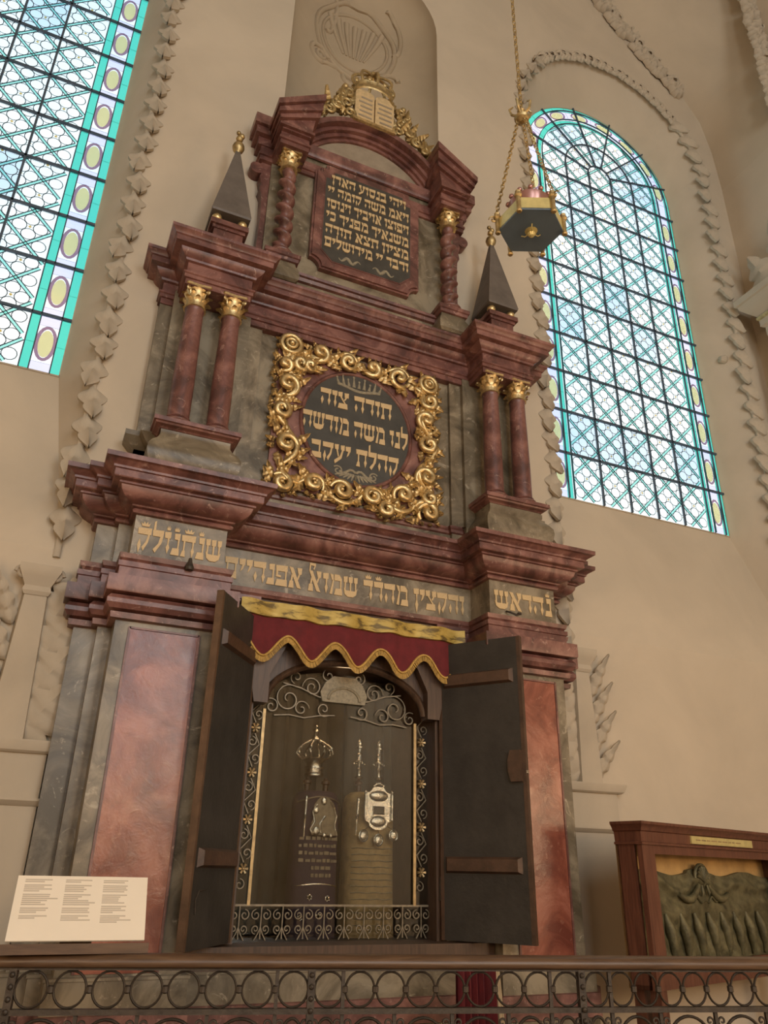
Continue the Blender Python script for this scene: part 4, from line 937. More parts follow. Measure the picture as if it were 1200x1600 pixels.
for i in range(10):
    u_ = -0.52 + 1.04 * i / 9
    mb = MB(); mb.tube([(u_, yi, 1.425), (u_, yi, 1.275)], 0.0045, 5)
    for t in (-1, 1):
        spiral(mb, u_ + t * 0.028, 1.385, 0.026, 1.3, -t, PI / 2, yi, 0.0045, 20, 0.2, 5); spiral(mb, u_ + t * 0.026, 1.32, 0.022, 1.2, t, -PI / 2, yi, 0.0045, 18, 0.2, 5)
        mb.tube([(u_, yi, 1.33), (u_ + t * 0.012, yi, 1.30), (u_ + t * 0.03, yi, 1.27)], 0.004, 5)
    iron(mb, 'grille_scroll')
for s_ in (-1, 1):
    for cx, cz, r_, t_, sg, a0 in ((0.20, 2.58, 0.062, 1.6, 1, 0), (0.34, 2.50, 0.085, 1.5, -1, 2.0), (0.44, 2.45, 0.045, 1.3, 1, 1.0), (0.26, 2.45, 0.05, 1.3, -1, 3.0), (0.12, 2.46, 0.045, 1.3, 1, 4.0), (0.30, 2.63, 0.04, 1.2, 1, 5.0), (0.10, 2.66, 0.04, 1.2, -1, 1.0)):
        mb = MB(); spiral(mb, s_ * cx, cz, r_, t_, sg * s_, a0 if s_ > 0 else PI - a0, yi, 0.0055, 30, 0.15, 5); iron(mb)
    for pts in (((0.05, 2.43), (0.15, 2.42), (0.24, 2.40), (0.33, 2.41), (0.42, 2.40)), ((0.10, 2.52), (0.16, 2.53), (0.27, 2.57), (0.38, 2.59))):
        mb = MB(); mb.tube([(s_ * x, yi, z) for x, z in pts], 0.005, 5); iron(mb)
mb = MB(); mb.prism([(-0.135, 2.505), (0.135, 2.505), (0.15, 2.56), (0.12, 2.62), (0.07, 2.66), (-0.07, 2.66), (-0.12, 2.62), (-0.15, 2.56)], yi - 0.012, yi + 0.005); mb.tube([(0.10 * math.cos(PI * j / 14), yi - 0.015, 2.52 + 0.075 * math.sin(PI * j / 14)) for j in range(15)], 0.009, 6); A(mb, 'crest_plaque', 'faded_gold', gl, smooth=40)

# ---- the two open doors
def door(s_):
    ang = math.atan2(-0.44, s_ * 0.315); W_, H_ = 0.54, 1.635
    mb = MB(); mb.box(0.0, W_ - 0.022, -0.016, 0.016, 0, H_); d = mb.build('door', 'dark_door', ark, (s_ * 0.60, -0.165, 1.270), smooth=0); d.rotation_euler = (0, 0, ang)
    f_ = -s_  # local y sign of the inner face
    mb = MB(); mb.box(W_ - 0.022, W_, -0.018, 0.018, 0, H_); mb.box(0.0, 0.02, -0.018, 0.018, 0, H_); A(mb, 'door_edge', 'door_edge_wood' if s_ < 0 else 'dark_wood', d, smooth=0)
    for z0 in (0.33, 1.36):
        y0, y1 = sorted((f_ * 0.022, f_ * 0.052)); mb = MB()
        mb.add([(0.03, f_ * 0.015, z0), (W_ - 0.05, f_ * 0.015, z0), (W_ - 0.05, f_ * 0.015, z0 + 0.085), (0.03, f_ * 0.015, z0 + 0.085), (0.05, f_ * 0.04, z0 + 0.012), (W_ - 0.07, f_ * 0.04, z0 + 0.012), (W_ - 0.07, f_ * 0.04, z0 + 0.073), (0.05, f_ * 0.04, z0 + 0.073)],
               [(0, 1, 5, 4), (1, 2, 6, 5), (2, 3, 7, 6), (3, 0, 4, 7), (4, 5, 6, 7)]); A(mb, 'batten', 'dark_wood', d, smooth=0)
    if s_ > 0:
        mb = MB(); y0, y1 = sorted((f_ * 0.015, f_ * 0.042)); mb.prism([(W_ - 0.085, 0.80), (W_ - 0.02, 0.80), (W_ - 0.02, 0.97), (W_ - 0.085, 0.97), (W_ - 0.10, 0.92), (W_ - 0.10, 0.85)], y0, y1); lk = A(mb, 'lock', 'dark_wood', d, smooth=0)
        mb = MB(); mb.box(W_ - 0.012, W_ + 0.004, -0.012, 0.012, 0.845, 0.862); A(mb, 'bolt', 'silver', lk, label='small bright metal bolt')
    else:
        for (xa, za, xb, zb_) in ((0.36, 0.24, 0.44, 0.235), (0.44, 0.235, 0.47, 0.20), (0.47, 0.20, 0.46, 0.14)):
            mb = MB(); mb.tube([(xa, f_ * 0.018, za), (xb, f_ * 0.018, zb_)], 0.004, 5); A(mb, 'iron_strap', 'iron', d)
    for z0 in (0.25, 1.40):
        mb = MB(); mb.lathe([(0.012, -0.06), (0.012, 0.06)], c=(-0.008, 0.0, z0), seg=10); A(mb, 'hinge', 'iron', d)
door(-1); door(1)
# little iron hook on the left pier capital
mb = MB(); mb.lathe([(0.0, 0), (0.022, 0.004), (0.026, 0.02), (0.014, 0.045), (0.009, 0.07), (0.0, 0.075)], c=(-1.06, -0.425, 3.045), seg=10); A(mb, 'hook', 'iron')
mb = MB(); mb.tube([(0.985, -0.365, 3.14), (0.99, -0.40, 3.125), (1.03, -0.41, 3.11), (1.07, -0.40, 3.125), (1.075, -0.365, 3.14)], 0.007, 6); A(mb, 'hook', 'iron')

# ================================================================== THINGS ON AND AROUND THE ARK
# ---- velvet valance over the opening
val = empty('valance', (UC, -0.235, 2.6)); tag(val, 'dark red velvet valance with gold brocade band and scalloped fringe above the glass', 'valance')
def edge_z(u): return 0.125 - 0.062 * math.cos(2 * PI * (u - 0.012) / 0.2905)
N_ = 140; U0, U1 = -0.715, 0.735
def vy(u, z): return 0.012 * math.sin(u * 21) + 0.006 * math.sin(u * 47 + 1) * (0.42 - z) / 0.4
mb = MB(); vs = []
R_ = 8
for i in range(N_ + 1):
    u = U0 + (U1 - U0) * i / N_; zb_ = edge_z(u) + 0.02
    for j in range(R_ + 1):
        z = 0.40 + (zb_ - 0.40) * j / R_; vs.append((u, vy(u, z), z))
k1 = R_ + 1
fs = [(i * k1 + j, (i + 1) * k1 + j, (i + 1) * k1 + j + 1, i * k1 + j + 1) for i in range(N_) for j in range(R_)]
n0 = len(vs); vs += [(x, y + 0.012, z) for x, y, z in vs]; fs += [tuple(q + n0 for q in reversed(f)) for f in fs]
mb.add(vs, fs); mb.build('velvet_cloth', 'velvet', val, smooth=80)
mb = MB(); vs = []
for i in range(N_ + 1):
    u = U0 - 0.004 + (U1 - U0 + 0.008) * i / N_
    for z, o_ in ((0.402, 0.0), (0.404, -0.014), (0.318, -0.016), (0.316, 0.0)): vs.append((u, vy(u, z) + o_ - 0.001, z + 0.003 * math.sin(u * 35)))
mb.add(vs, [(i * 4 + j, (i + 1) * 4 + j, (i + 1) * 4 + j + 1, i * 4 + j + 1) for i in range(N_) for j in range(3)]); mb.build('brocade_band', 'brocade', val, smooth=60)
mb = MB()   # fringe: heading braid and hanging strands
pts = [(U0 + (U1 - U0) * i / N_, 0) for i in range(N_ + 1)]
mb.tube([(u, vy(u, 0.1) - 0.006, edge_z(u) + 0.026) for u, _ in pts], 0.008, 5)
for sx in (U0, U1): mb.tube([(sx, vy(sx, 0.2) - 0.004, 0.32), (sx, vy(sx, 0.2) - 0.004, edge_z(sx) + 0.03)], 0.009, 5)
for i in range(330):
    u = U0 + (U1 - U0) * i / 329; du = 0.001; sl = (edge_z(u + du) - edge_z(u - du)) / (2 * du); l = math.hypot(1, sl); nx, nz_ = sl / l, -1 / l
    z = edge_z(u) + 0.024; y = vy(u, 0.1) - 0.004 + random.uniform(-0.003, 0.003); ln = 0.036
    hx = 0.0024; x2, z2 = u + nx * ln * 0.6, z + nz_ * ln * 0.6 - ln * 0.4
    mb.add([(u - hx, y, z), (u + hx, y, z), (x2 + hx, y - 0.004, z2), (x2 - hx, y - 0.004, z2), (u, y + 0.004, z), (x2, y + 0.003, z2)], [(0, 1, 2, 3), (1, 4, 5, 2), (4, 0, 3, 5), (3, 2, 5)])
o = mb.build('fringe', 'fringe_gold', val, smooth=60); o['kind'] = 'stuff'
mb = MB(); mb.box(-0.71, 0.73, 0.015, 0.100, 0.385, 0.405); mb.build('hanging_board', 'frame_wood', val)

# ---- scrolls behind the glass
SY = 0.16
def mantle(name, cu, hw, hd, z0, z1, mat, label, shoulder=0.06):
    root = empty(name, (UC + cu, SY, z0)); tag(root, label, 'torah scroll')
    H_ = z1 - z0; seg = 40; mb = MB(); vs = []
    zs = [0, 0.02, H_ * 0.3, H_ * 0.6, H_ - shoulder, H_ - shoulder * 0.35, H_, H_ + 0.004]
    sc = [1.04, 1.03, 1.0, 0.98, 0.97, 0.90, 0.70, 0.0]
    for z, q in zip(zs, sc):
        for j in range(seg):
            a = 2 * PI * j / seg; rip = 1 + 0.018 * math.sin(7 * a + z * 3) * (1 - z / H_)
            c, s_ = math.cos(a), math.sin(a); p = 2.6
            rr = (abs(c) ** p + abs(s_) ** p) ** (-1 / p)
            vs.append((hw * q * rip * rr * c, hd * q * rip * rr * s_, z))
    mb.add(vs, [(i * seg + j, i * seg + (j + 1) % seg, (i + 1) * seg + (j + 1) % seg, (i + 1) * seg + j) for i in range(len(zs) - 1) for j in range(seg)]); mb.build('mantle', mat, root, smooth=70)
    for t in (-1, 1):
        mb = MB(); mb.lathe([(0.016, 0), (0.016, 0.05), (0.026, 0.055), (0.026, 0.07), (0.012, 0.08), (0.012, 0.09)], c=(t * hw * 0.42, 0, H_ - 0.01), seg=14); mb.build('roller', 'dark_wood', root)
    def fy(x): 
        c = min(0.999, abs(x) / hw); return -hd * (1 - c ** 2.6) ** (1 / 2.6) - 0.004
    return root, fy
ts1, fy1 = mantle('torah_scroll', -0.065, 0.138, 0.11, 1.265, 2.02, 'purple_velvet', 'torah scroll in a dark purple mantle with silver embroidery')
mb = MB()   # embroidered rows, too small to read
for r in range(6):
    z = 0.49 - 0.038 * r; wd = 0.115 if r < 4 else 0.075; x = -wd + (0.03 if r > 3 else 0)
    while x < wd:
        l = random.uniform(0.012, 0.03); xm = x + l / 2; mb.box(x, min(x + l, wd), fy1(xm) - 0.002, fy1(xm) + 0.004, z, z + 0.014 + 0.004 * (random.random() > 0.5)); x += l + 0.007
o = mb.build('embroidered_rows', 'wrought_iron_pale', ts1, smooth=0); o['kind'] = 'stuff'
mb = MB(); mb.tube([(-0.12 + 0.24 * j / 16, fy1(-0.12 + 0.24 * j / 16) - 0.001, 0.255 + 0.012 * math.sin(PI * j / 16)) for j in range(17)], 0.004, 5); mb.build('braid', 'silver', ts1)
mb = MB(); mb.tube([(-0.13 + 0.26 * j / 20, fy1(-0.13 + 0.26 * j / 20) - 0.001, 0.69 + 0.03 * math.sin(PI * j / 20)) for j in range(21)], 0.004, 5); mb.build('braid', 'wrought_iron_pale', ts1)
for x, z in ((-0.045, 0.20), (0.06, 0.195), (-0.09, 0.10), (0.01, 0.11)):
    mb = MB()
    for t in (0, 1): mb.prism([(x + 0.017 * math.cos(PI / 2 + PI * t + 2 * PI * i / 3), z + 0.017 * math.sin(PI / 2 + PI * t + 2 * PI * i / 3)) for i in range(3)], fy1(x) - 0.003, fy1(x) + 0.004)
    mb.build('star', 'silver', ts1, smooth=0)
ts2, fy2 = mantle('torah_scroll', 0.272, 0.157, 0.11, 1.265, 2.03, 'tarnish_gold_cloth', 'torah scroll in a tarnished gold brocade mantle')
mb = MB()
for r in range(13):
    z = 0.06 + 0.033 * r; mb.tube([(-0.13 + 0.26 * j / 10, fy2(-0.13 + 0.26 * j / 10) + 0.001, z + 0.002 * math.sin(j * 1.7 + r)) for j in range(11)], 0.003, 4)
o = mb.build('woven_rows', 'faded_gold', ts2); o['kind'] = 'stuff'
# silver crown on the purple scroll
def silver(mb, nm, par, **k): return mb.build(nm, 'silver', par, smooth=50, **k)
tc = empty('silver_crown', (UC - 0.085, SY, 2.103)); tag(tc, 'openwork silver torah crown above the purple scroll', 'crown')
mb = MB(); mb.lathe([(0.052, 0), (0.060, 0.004), (0.060, 0.016), (0.054, 0.022), (0.056, 0.042), (0.062, 0.046), (0.060, 0.056), (0.048, 0.062), (0.050, 0.08), (0.066, 0.092), (0.072, 0.10), (0.066, 0.106)], seg=24); silver(mb, 'crown_band', tc)
for i in range(8):
    a = 2 * PI * i / 8 + 0.2; mb = MB(); pts = []
    for j in range(12):
        t = j / 11; rr = 0.066 + 0.052 * math.sin(PI * t ** 0.8) - 0.05 * t ** 2; pts.append((rr * math.cos(a), rr * math.sin(a), 0.10 + 0.115 * t))
    mb.tube(pts, 0.006, 6)
    for j in (3, 6, 9): mb.ball(pts[j], 0.009, 6, 5)
    silver(mb, 'crown_arch', tc)
mb = MB(); mb.lathe([(0.02, 0.205), (0.03, 0.215), (0.022, 0.225), (0.012, 0.235), (0.018, 0.25), (0.022, 0.262), (0.014, 0.274), (0.006, 0.28), (0.012, 0.29), (0.008, 0.30), (0.0, 0.305)], seg=14); silver(mb, 'crown_finial', tc)
def rimon(cu, cz, label):
    r = empty('torah_finial', (UC + cu, SY, cz)); tag(r, label, 'finial', 'pair of silver finials on the gold scroll')
    mb = MB(); mb.lathe([(0.024, 0), (0.026, 0.006), (0.014, 0.014), (0.012, 0.05), (0.018, 0.056), (0.010, 0.064), (0.010, 0.085)], seg=14); silver(mb, 'stem', r)
    mb = MB(); mb.lathe([(0.010, 0.085), (0.022, 0.09), (0.024, 0.10), (0.016, 0.108), (0.014, 0.135), (0.020, 0.14), (0.013, 0.148), (0.012, 0.172), (0.026, 0.178), (0.026, 0.184), (0.010, 0.19)], seg=14); silver(mb, 'turret', r)
    mb = MB(); mb.lathe([(0.012, 0.188), (0.018, 0.2), (0.016, 0.215), (0.006, 0.225), (0.008, 0.232), (0.0, 0.24)], seg=12); silver(mb, 'bud', r)
    for i in range(4):
        a = PI / 2 * i + 0.1; mb = MB(); mb.tube([(0.018 * math.cos(a), 0.018 * math.sin(a), 0.095), (0.036 * math.cos(a), 0.036 * math.sin(a), 0.098)], 0.002, 4); mb.ball((0.036 * math.cos(a), 0.036 * math.sin(a), 0.086), 0.007, 6, 5); silver(mb, 'bell', r)
rimon(0.206, 2.112, 'silver torah finial on the left roller of the gold scroll')
rimon(0.338, 2.112, 'silver torah finial on the right roller of the gold scroll')
# shield on the gold scroll with three medallions
sh = empty('torah_shield', (UC + 0.277, SY - 0.145, 1.87)); tag(sh, 'silver torah shield with three hanging medallions on the gold scroll', 'shield')
mb = MB(); mb.prism([(-0.085, 0.0), (-0.06, -0.012), (-0.05, -0.035), (-0.02, -0.05), (0.02, -0.05), (0.05, -0.035), (0.06, -0.012), (0.085, 0.0), (0.085, 0.145), (0.05, 0.16), (0.03, 0.185), (-0.03, 0.185), (-0.05, 0.16), (-0.085, 0.145)], 0.0, 0.012); silver(mb, 'plate', sh)
for s_ in (-1, 1):
    mb = MB(); mb.tube([(s_ * 0.085, -0.006, 0.0 + 0.145 * j / 14) for j in range(15)], [0.008 + 0.003 * (j % 2) for j in range(15)], 8); mb.ball((s_ * 0.085, -0.006, 0.155), 0.011, 8, 6); silver(mb, 'twisted_pillar', sh)
mb = MB(); mb.ball((0, 0.0, 0.135), 0.062, 16, 10, (1, 0.28, 0.5)); silver(mb, 'boss', sh)
mb = MB(); mb.ball((0, 0.0, -0.005), 0.052, 16, 10, (1, 0.28, 0.6)); silver(mb, 'boss', sh)
mb = MB(); mb.box(-0.03, 0.03, -0.008, 0.0, 0.04, 0.07); dw = mb.build('name_plate', 'dark_slate', sh)
mb = MB(); mb.tube([(-0.034, -0.007, 0.036), (0.034, -0.007, 0.036), (0.034, -0.007, 0.074), (-0.034, -0.007, 0.074)], 0.005, 6, closed=True); silver(mb, 'plate_frame', sh)
mb = MB()
for i in range(9): mb.ball((-0.03 + 0.0075 * i, -0.002, 0.19 + 0.014 * math.sin(PI * i / 8)), 0.007, 6, 5)
silver(mb, 'crest', sh)
for x, z in ((-0.09, -0.085), (0.004, -0.105), (0.10, -0.078)):
    mb = MB(); mb.ball((x, 0, z), 0.020, 14, 8, (1, 0.25, 1.15)); md = silver(mb, 'medallion', sh)
    mb = MB(); mb.tube([(x + 0.026 * math.cos(2 * PI * j / 18), 0, z + 0.030 * math.sin(2 * PI * j / 18)) for j in range(18)], 0.005, 6, closed=True); silver(mb, 'medallion_rim', md)
    mb = MB(); mb.tube([(x, 0, z + 0.03), (x * 0.6, 0.002, -0.03)], 0.0018, 4); silver(mb, 'chain', md)
# silver figure shield on the purple scroll
s2 = empty('torah_shield', (UC - 0.05, SY - 0.135, 1.78)); tag(s2, 'ornate silver breastplate on the purple scroll', 'shield')
mb = MB(); mb.prism([(-0.075, 0.0), (-0.08, 0.06), (-0.06, 0.10), (-0.07, 0.15), (-0.045, 0.19), (-0.02, 0.205), (0.02, 0.195), (0.05, 0.17), (0.07, 0.12), (0.065, 0.06), (0.085, 0.0)], 0.0, 0.008); mb.build('plate', 'wrought_iron_pale', s2)
for pts in (((-0.07, 0.0), (-0.085, 0.03), (-0.06, 0.07), (-0.075, 0.12), (-0.05, 0.16)), ((0.075, 0.0), (0.06, 0.05), (0.07, 0.10), (0.05, 0.15), (0.03, 0.18)), ((-0.02, 0.01), (-0.03, 0.06), (0.0, 0.10))):
    mb = MB(); mb.tube([(x, -0.004, z) for x, z in pts], 0.006, 6); silver(mb, 'scrolled_edge', s2)
for x, z, r_ in ((-0.05, 0.02, 0.026), (0.0, 0.0, 0.014), (0.04, 0.0, 0.012), (-0.01, 0.18, 0.022), (-0.055, 0.13, 0.02)):
    mb = MB(); mb.ball((x, -0.004, z), r_, 12, 8, (0.8, 0.35, 1)); silver(mb, 'boss', s2)
def yad(cu, z0, ln, tilt, lab, y):
    mb = MB(); mb.lathe([(0.002, 0), (0.004, 0.01), (0.0055, 0.06), (0.009, ln * 0.48), (0.012, ln * 0.5), (0.008, ln * 0.53), (0.0065, ln * 0.6), (0.010, ln * 0.97), (0.006, ln)], seg=10)
    o = mb.build('torah_pointer', 'silver', None, (UC + cu, y, z0)); o.rotation_euler = (0, tilt, 0); tag(o, lab, 'pointer', 'silver torah pointers'); return o
yad(-0.168, 1.765, 0.225, 0.02, 'thick silver torah pointer hanging before the purple scroll', SY - 0.125)
yad(0.143, 1.79, 0.20, 0.05, 'thin silver torah pointer hanging before the gold scroll', SY - 0.135)
# unseen fill light added in the case to brighten the scrolls
cl = lamp('case_fill_light', (UC + 0.05, 0.06, 2.70), 2.2, WARM, 0.05)

# ---- hanging eternal lamp
LXc, LYc, LZ0 = UC + 0.02, -2.2, 4.33
hl = empty('hanging_lamp', (LXc, LYc, LZ0)); tag(hl, 'hexagonal brass hanging lamp on a long chain before the right window', 'hanging lamp')
HR = 0.150; rot0 = 0.623
def hexp(r, k_=6): return [(r * math.cos(rot0 + 2 * PI * i / k_), r * math.sin(rot0 + 2 * PI * i / k_)) for i in range(k_)]
mb = MB(); mb.prism_z(hexp(HR), 0.0, 0.012); mb.build('tray_bottom', 'lamp_under_glare', hl, smooth=0)
hp = hexp(HR)
for i in range(6):
    p, q = Vector(hp[i]), Vector(hp[(i + 1) % 6]); n_ = Vector((q - p)).normalized(); nn_ = Vector((n_.y, -n_.x)) * 0.004
    mb = MB(); mb.add([(p.x, p.y, 0.006), (q.x, q.y, 0.006), (q.x, q.y, 0.075), (p.x, p.y, 0.075), (p.x - nn_.x, p.y - nn_.y, 0.006), (q.x - nn_.x, q.y - nn_.y, 0.006), (q.x - nn_.x, q.y - nn_.y, 0.075), (p.x - nn_.x, p.y - nn_.y, 0.075)], [(0, 1, 2, 3), (4, 7, 6, 5), (3, 2, 6, 7), (0, 4, 5, 1)]); mb.build('side_plate', 'brass', hl, smooth=0)
    mb = MB(); mb.lathe([(0.010, -0.02), (0.014, -0.014), (0.010, 0.0), (0.011, 0.07), (0.018, 0.078), (0.018, 0.088), (0.010, 0.094), (0.014, 0.105), (0.0, 0.115)], c=(p.x * 1.04, p.y * 1.04, 0), seg=10); mb.build('corner_post', 'old_gilding', hl)
    if i % 2 == 0:
        mb = MB(); spiral(mb, 0, 0, 0.022, 1.2, 1, 0, 0, 0.005, 18, 0.2, 5); sg = mb.build('bracket', 'old_gilding', hl, (p.x * 1.16, p.y * 1.16, 0.07)); sg.rotation_euler = (0, 0, math.atan2(p.y, p.x))
mb = MB(); mb.lathe([(0.04, 0.07), (0.075, 0.09), (0.095, 0.13), (0.10, 0.165), (0.092, 0.17), (0.08, 0.14)], seg=24, cap=False)
for i in range(12):
    a = 2 * PI * i / 12; mb.ball((0.098 * math.cos(a), 0.098 * math.sin(a), 0.178), 0.013, 8, 6)
mb.build('oil_cup', 'copper_cup', hl, smooth=50)
mb = MB(); mb.lathe([(0.0, -0.035), (0.012, -0.03), (0.02, -0.018), (0.012, -0.006), (0.03, 0.0)], seg=12)
for i in range(3):
    a = 2 * PI * i / 3; mb.tube([(0, 0, -0.01), (0.035 * math.cos(a), 0.035 * math.sin(a), -0.016), (0.05 * math.cos(a), 0.05 * math.sin(a), -0.002)], 0.003, 5)
mb.build('under_rosette', 'brass', hl)
RZ = 0.76
def chain(name, p, q, lk=0.03, r=0.003):
    p, q = Vector(p), Vector(q); d = q - p; n_ = max(2, int(d.length / (lk * 0.78))); dd = d.normalized(); s1 = Vector((0, 1, 0)) if abs(dd.y) < 0.9 else Vector((1, 0, 0)); a1 = dd.cross(s1).normalized(); a2 = dd.cross(a1)
    mb = MB()
    for i in range(n_):
        c = p + d * ((i + 0.5) / n_); s_ = a1 if i % 2 else a2; l2 = d.length / n_ * 0.66
        mb.tube([c + dd * (l2 * math.cos(2 * PI * j / 8)) + s_ * (0.009 * math.sin(2 * PI * j / 8)) for j in range(8)], r, 4, closed=True)
    return mb.build(name, 'old_gilding', hl, smooth=60)
for i in (0, 2, 4): chain('lamp_chain', (hp[i][0] * 1.05, hp[i][1] * 1.05, 0.11), (0.02 * math.cos(rot0 + PI / 3 * i), 0.02 * math.sin(rot0 + PI / 3 * i), RZ))
mb = MB(); mb.lathe([(0.012, RZ - 0.02), (0.035, RZ - 0.005), (0.04, RZ + 0.01), (0.02, RZ + 0.02), (0.012, RZ + 0.05), (0.02, RZ + 0.06), (0.006, RZ + 0.075)], seg=12)
for i in range(5):
    a = 2 * PI * i / 5; mb.tube([(0.01 * math.cos(a), 0.01 * math.sin(a), RZ + 0.02), (0.05 * math.cos(a), 0.05 * math.sin(a), RZ + 0.045), (0.06 * math.cos(a), 0.06 * math.sin(a), RZ + 0.085), (0.04 * math.cos(a), 0.04 * math.sin(a), RZ + 0.10)], [0.008, 0.007, 0.006, 0.004], 6)
mb.build('chain_crown', 'old_gilding', hl)
chain('main_chain', (0, 0, RZ + 0.07), (0, 0, 13.62 - LZ0), 0.042, 0.0038)

# ---- wrought iron railing
RA, RB = Vector((0.06, -1.30, 0)), Vector((2.65, -1.98, 0)); rd = (RB - RA).normalized()
R0 = RA - rd * 0.55; RLEN = (RB - RA).length + 0.9
rl = empty('railing', (R0.x, R0.y, 0.0), math.atan2(rd.y, rd.x)); tag(rl, 'wrought iron railing with ring frieze and wooden handrail in the foreground', 'railing')
def RI(mb, nm, mat='iron', **k): return mb.build(nm, mat, rl, **k)
mb = MB(); prof = [(-0.022, 1.300), (-0.029, 1.305), (-0.031, 1.317), (-0.025, 1.330), (-0.008, 1.337), (0.03, 1.339), (0.055, 1.336), (0.064, 1.325), (0.060, 1.306), (0.05, 1.300)]
kp = len(prof); mb.add([(0, y, z) for y, z in prof] + [(RLEN, y, z) for y, z in prof], [tuple(range(kp)), tuple(range(kp, 2 * kp))] + [(i, (i + 1) % kp, (i + 1) % kp + kp, i + kp) for i in range(kp)]); RI(mb, 'handrail', 'rail_wood', smooth=60)
mb = MB(); mb.box(0, RLEN, -0.012, 0.012, 1.292, 1.300); RI(mb, 'top_bar')
mb = MB(); mb.box(0, RLEN, -0.014, 0.014, 1.168, 1.184); RI(mb, 'mid_bar')
mb = MB(); mb.box(0, RLEN, -0.014, 0.014, 0.30, 0.316); RI(mb, 'bottom_bar')
mb = MB(); mb.tube([(0.050 * math.cos(2 * PI * j / 24), 0, 0.0515 * math.sin(2 * PI * j / 24)) for j in range(24)], 0.0043, 6, closed=True); RING = mb.mesh('ring', 60); RING.materials.append(MAT['iron'])
mb = MB(); mb.lathe([(0.006, -0.012), (0.011, -0.008), (0.011, 0.008), (0.006, 0.012)], seg=8); COLLAR = mb.mesh('collar', 40); COLLAR.materials.append(MAT['iron'])
mb = MB(); mb.box(-0.006, 0.006, -0.006, 0.006, 0.30, 1.295); POST = mb.mesh('post', 0); POST.materials.append(MAT['iron'])
mb = MB(); mb.box(-0.006, 0.006, -0.006, 0.006, 0.30, 1.17); LPOST = mb.mesh('lower_post', 0); LPOST.materials.append(MAT['iron'])
mb = MB(); mb.box(-0.012, 0.012, -0.014, 0.014, 0.0, 1.298)
for j in range(26): mb.ball((0, -0.014, 1.28 - 0.034 * j), 0.009, 8, 6)
HPOST = mb.mesh('main_post', 40); HPOST.materials.append(MAT['iron'])
MAIN = (0.589, 1.545, 2.501, 3.457)
BAY = [0.12] + [m_ + q for m_ in MAIN for q in (-0.115, 0, 0.115)]
for m_ in MAIN: place('main_post', HPOST, rl, (m_, 0, 0))
for m_ in MAIN[1:]:
    for q in (-0.115, 0.108): place('post', POST, rl, (m_ + q, 0, 0))
cs = [0.06, 0.16, 0.26, 0.36, 0.439]
for a_, b_, n_ in ((0.650, 1.485, 8), (1.606, 2.448, 9), (2.558, 3.40, 10)): cs += [a_ + (b_ - a_) * q / (n_ - 1) for q in range(n_)]
cs.append(3.51)
for q, x in enumerate(cs):
    dl = min(abs(x - y) for y in cs if y != x); place('ring', RING, rl, (x, 0, 1.238), scale=(min(1, dl * 0.47 / 0.05), 1, 1))
    if q and abs(cs[q] - cs[q - 1]) < 0.13: place('collar', COLLAR, rl, ((x + cs[q - 1]) / 2, 0, 1.238))
# scrollwork panels below the mid bar
for x in (0.80, 0.99, 1.21, 1.83, 2.03, 2.23, 2.79, 3.0, 3.2, 0.28): place('lower_post', LPOST, rl, (x, 0, 0))
def scrollpanel(x0, x1):
    xc_ = (x0 + x1) / 2; r_ = min((x1 - x0) * 0.44, 0.10)
    mb = MB(); mb.tube([(xc_ + r_ * math.cos(PI * j / 16), 0, 1.06 + 0.095 * math.sin(PI * j / 16)) for j in range(17)], 0.0055, 6)
    for t in (-1, 1):
        spiral(mb, xc_ + t * r_ * 0.55, 1.04, r_ * 0.40, 1.5, t, PI / 2 - t * PI / 2, 0, 0.005, 26, 0.18, 6)
        spiral(mb, xc_ + t * (r_ - 0.004), 1.140, 0.016, 1.2, t, -PI / 2, 0, 0.004, 16, 0.2, 5)
        mb.tube([(xc_ + t * r_, 0, 1.06), (xc_ + t * r_ * 0.9, 0, 0.85), (xc_ + t * r_ * 0.3, 0, 0.70), (xc_, 0, 0.55), (xc_ + t * r_ * 0.6, 0, 0.40), (xc_ + t * r_ * 0.8, 0, 0.31)], 0.0055, 6)
        spiral(mb, xc_ + t * r_ * 0.4, 0.55, r_ * 0.35, 1.4, -t, PI / 2, 0, 0.005, 24, 0.18, 6)
    mb.ball((xc_, 0, 1.055), 0.016, 10, 8); RI(mb, 'scroll_panel', smooth=60)
XS = sorted([0.06, 0.28, 0.474, 0.589, 0.80, 0.99, 1.21, 1.43, 1.545, 1.653, 1.83, 2.03, 2.23, 2.386, 2.501, 2.609, 2.79, 3.0, 3.2, 3.342, 3.457, RLEN])
for i in range(len(XS) - 1): scrollpanel(XS[i] + 0.008, XS[i + 1] - 0.008)

# ---- information sign standing on the railing
sg = empty('information_sign', (0.266, -1.374, 1.339), math.radians(-2.0)); tag(sg, 'white information card in three printed columns leaning on the railing', 'sign')
lean = math.radians(-36)
mb = MB(); mb.box(-0.215, 0.215, -0.003, 0.003, 0.0, 0.232); cd_ = mb.build('card', 'card_white', sg, (0, 0.0, 0.036), smooth=0); cd_.rotation_euler = (lean, 0, 0)
mb = MB()
for c, (x0, wmax, rows) in enumerate(((-0.19, 0.115, [2, 0, 4, 0, 6, 0, 3, 0, 2]), (-0.06, 0.115, [2, 0, 4, 0, 6, 0, 3, 0, 3]), (0.065, 0.11, [2, 0, 4, 0, 5, 0, 4, 0, 4]))):
    z = 0.219
    for r in rows:
        if r == 0: z -= 0.006; continue
        for q in range(r):
            mb.box(x0, x0 + wmax * (random.uniform(0.35, 1.0) if q else 0.75), -0.0036, -0.0030, z - 0.0045, z); z -= 0.0072
o = mb.build('printed_text', 'print_grey', cd_, smooth=0); o['kind'] = 'stuff'
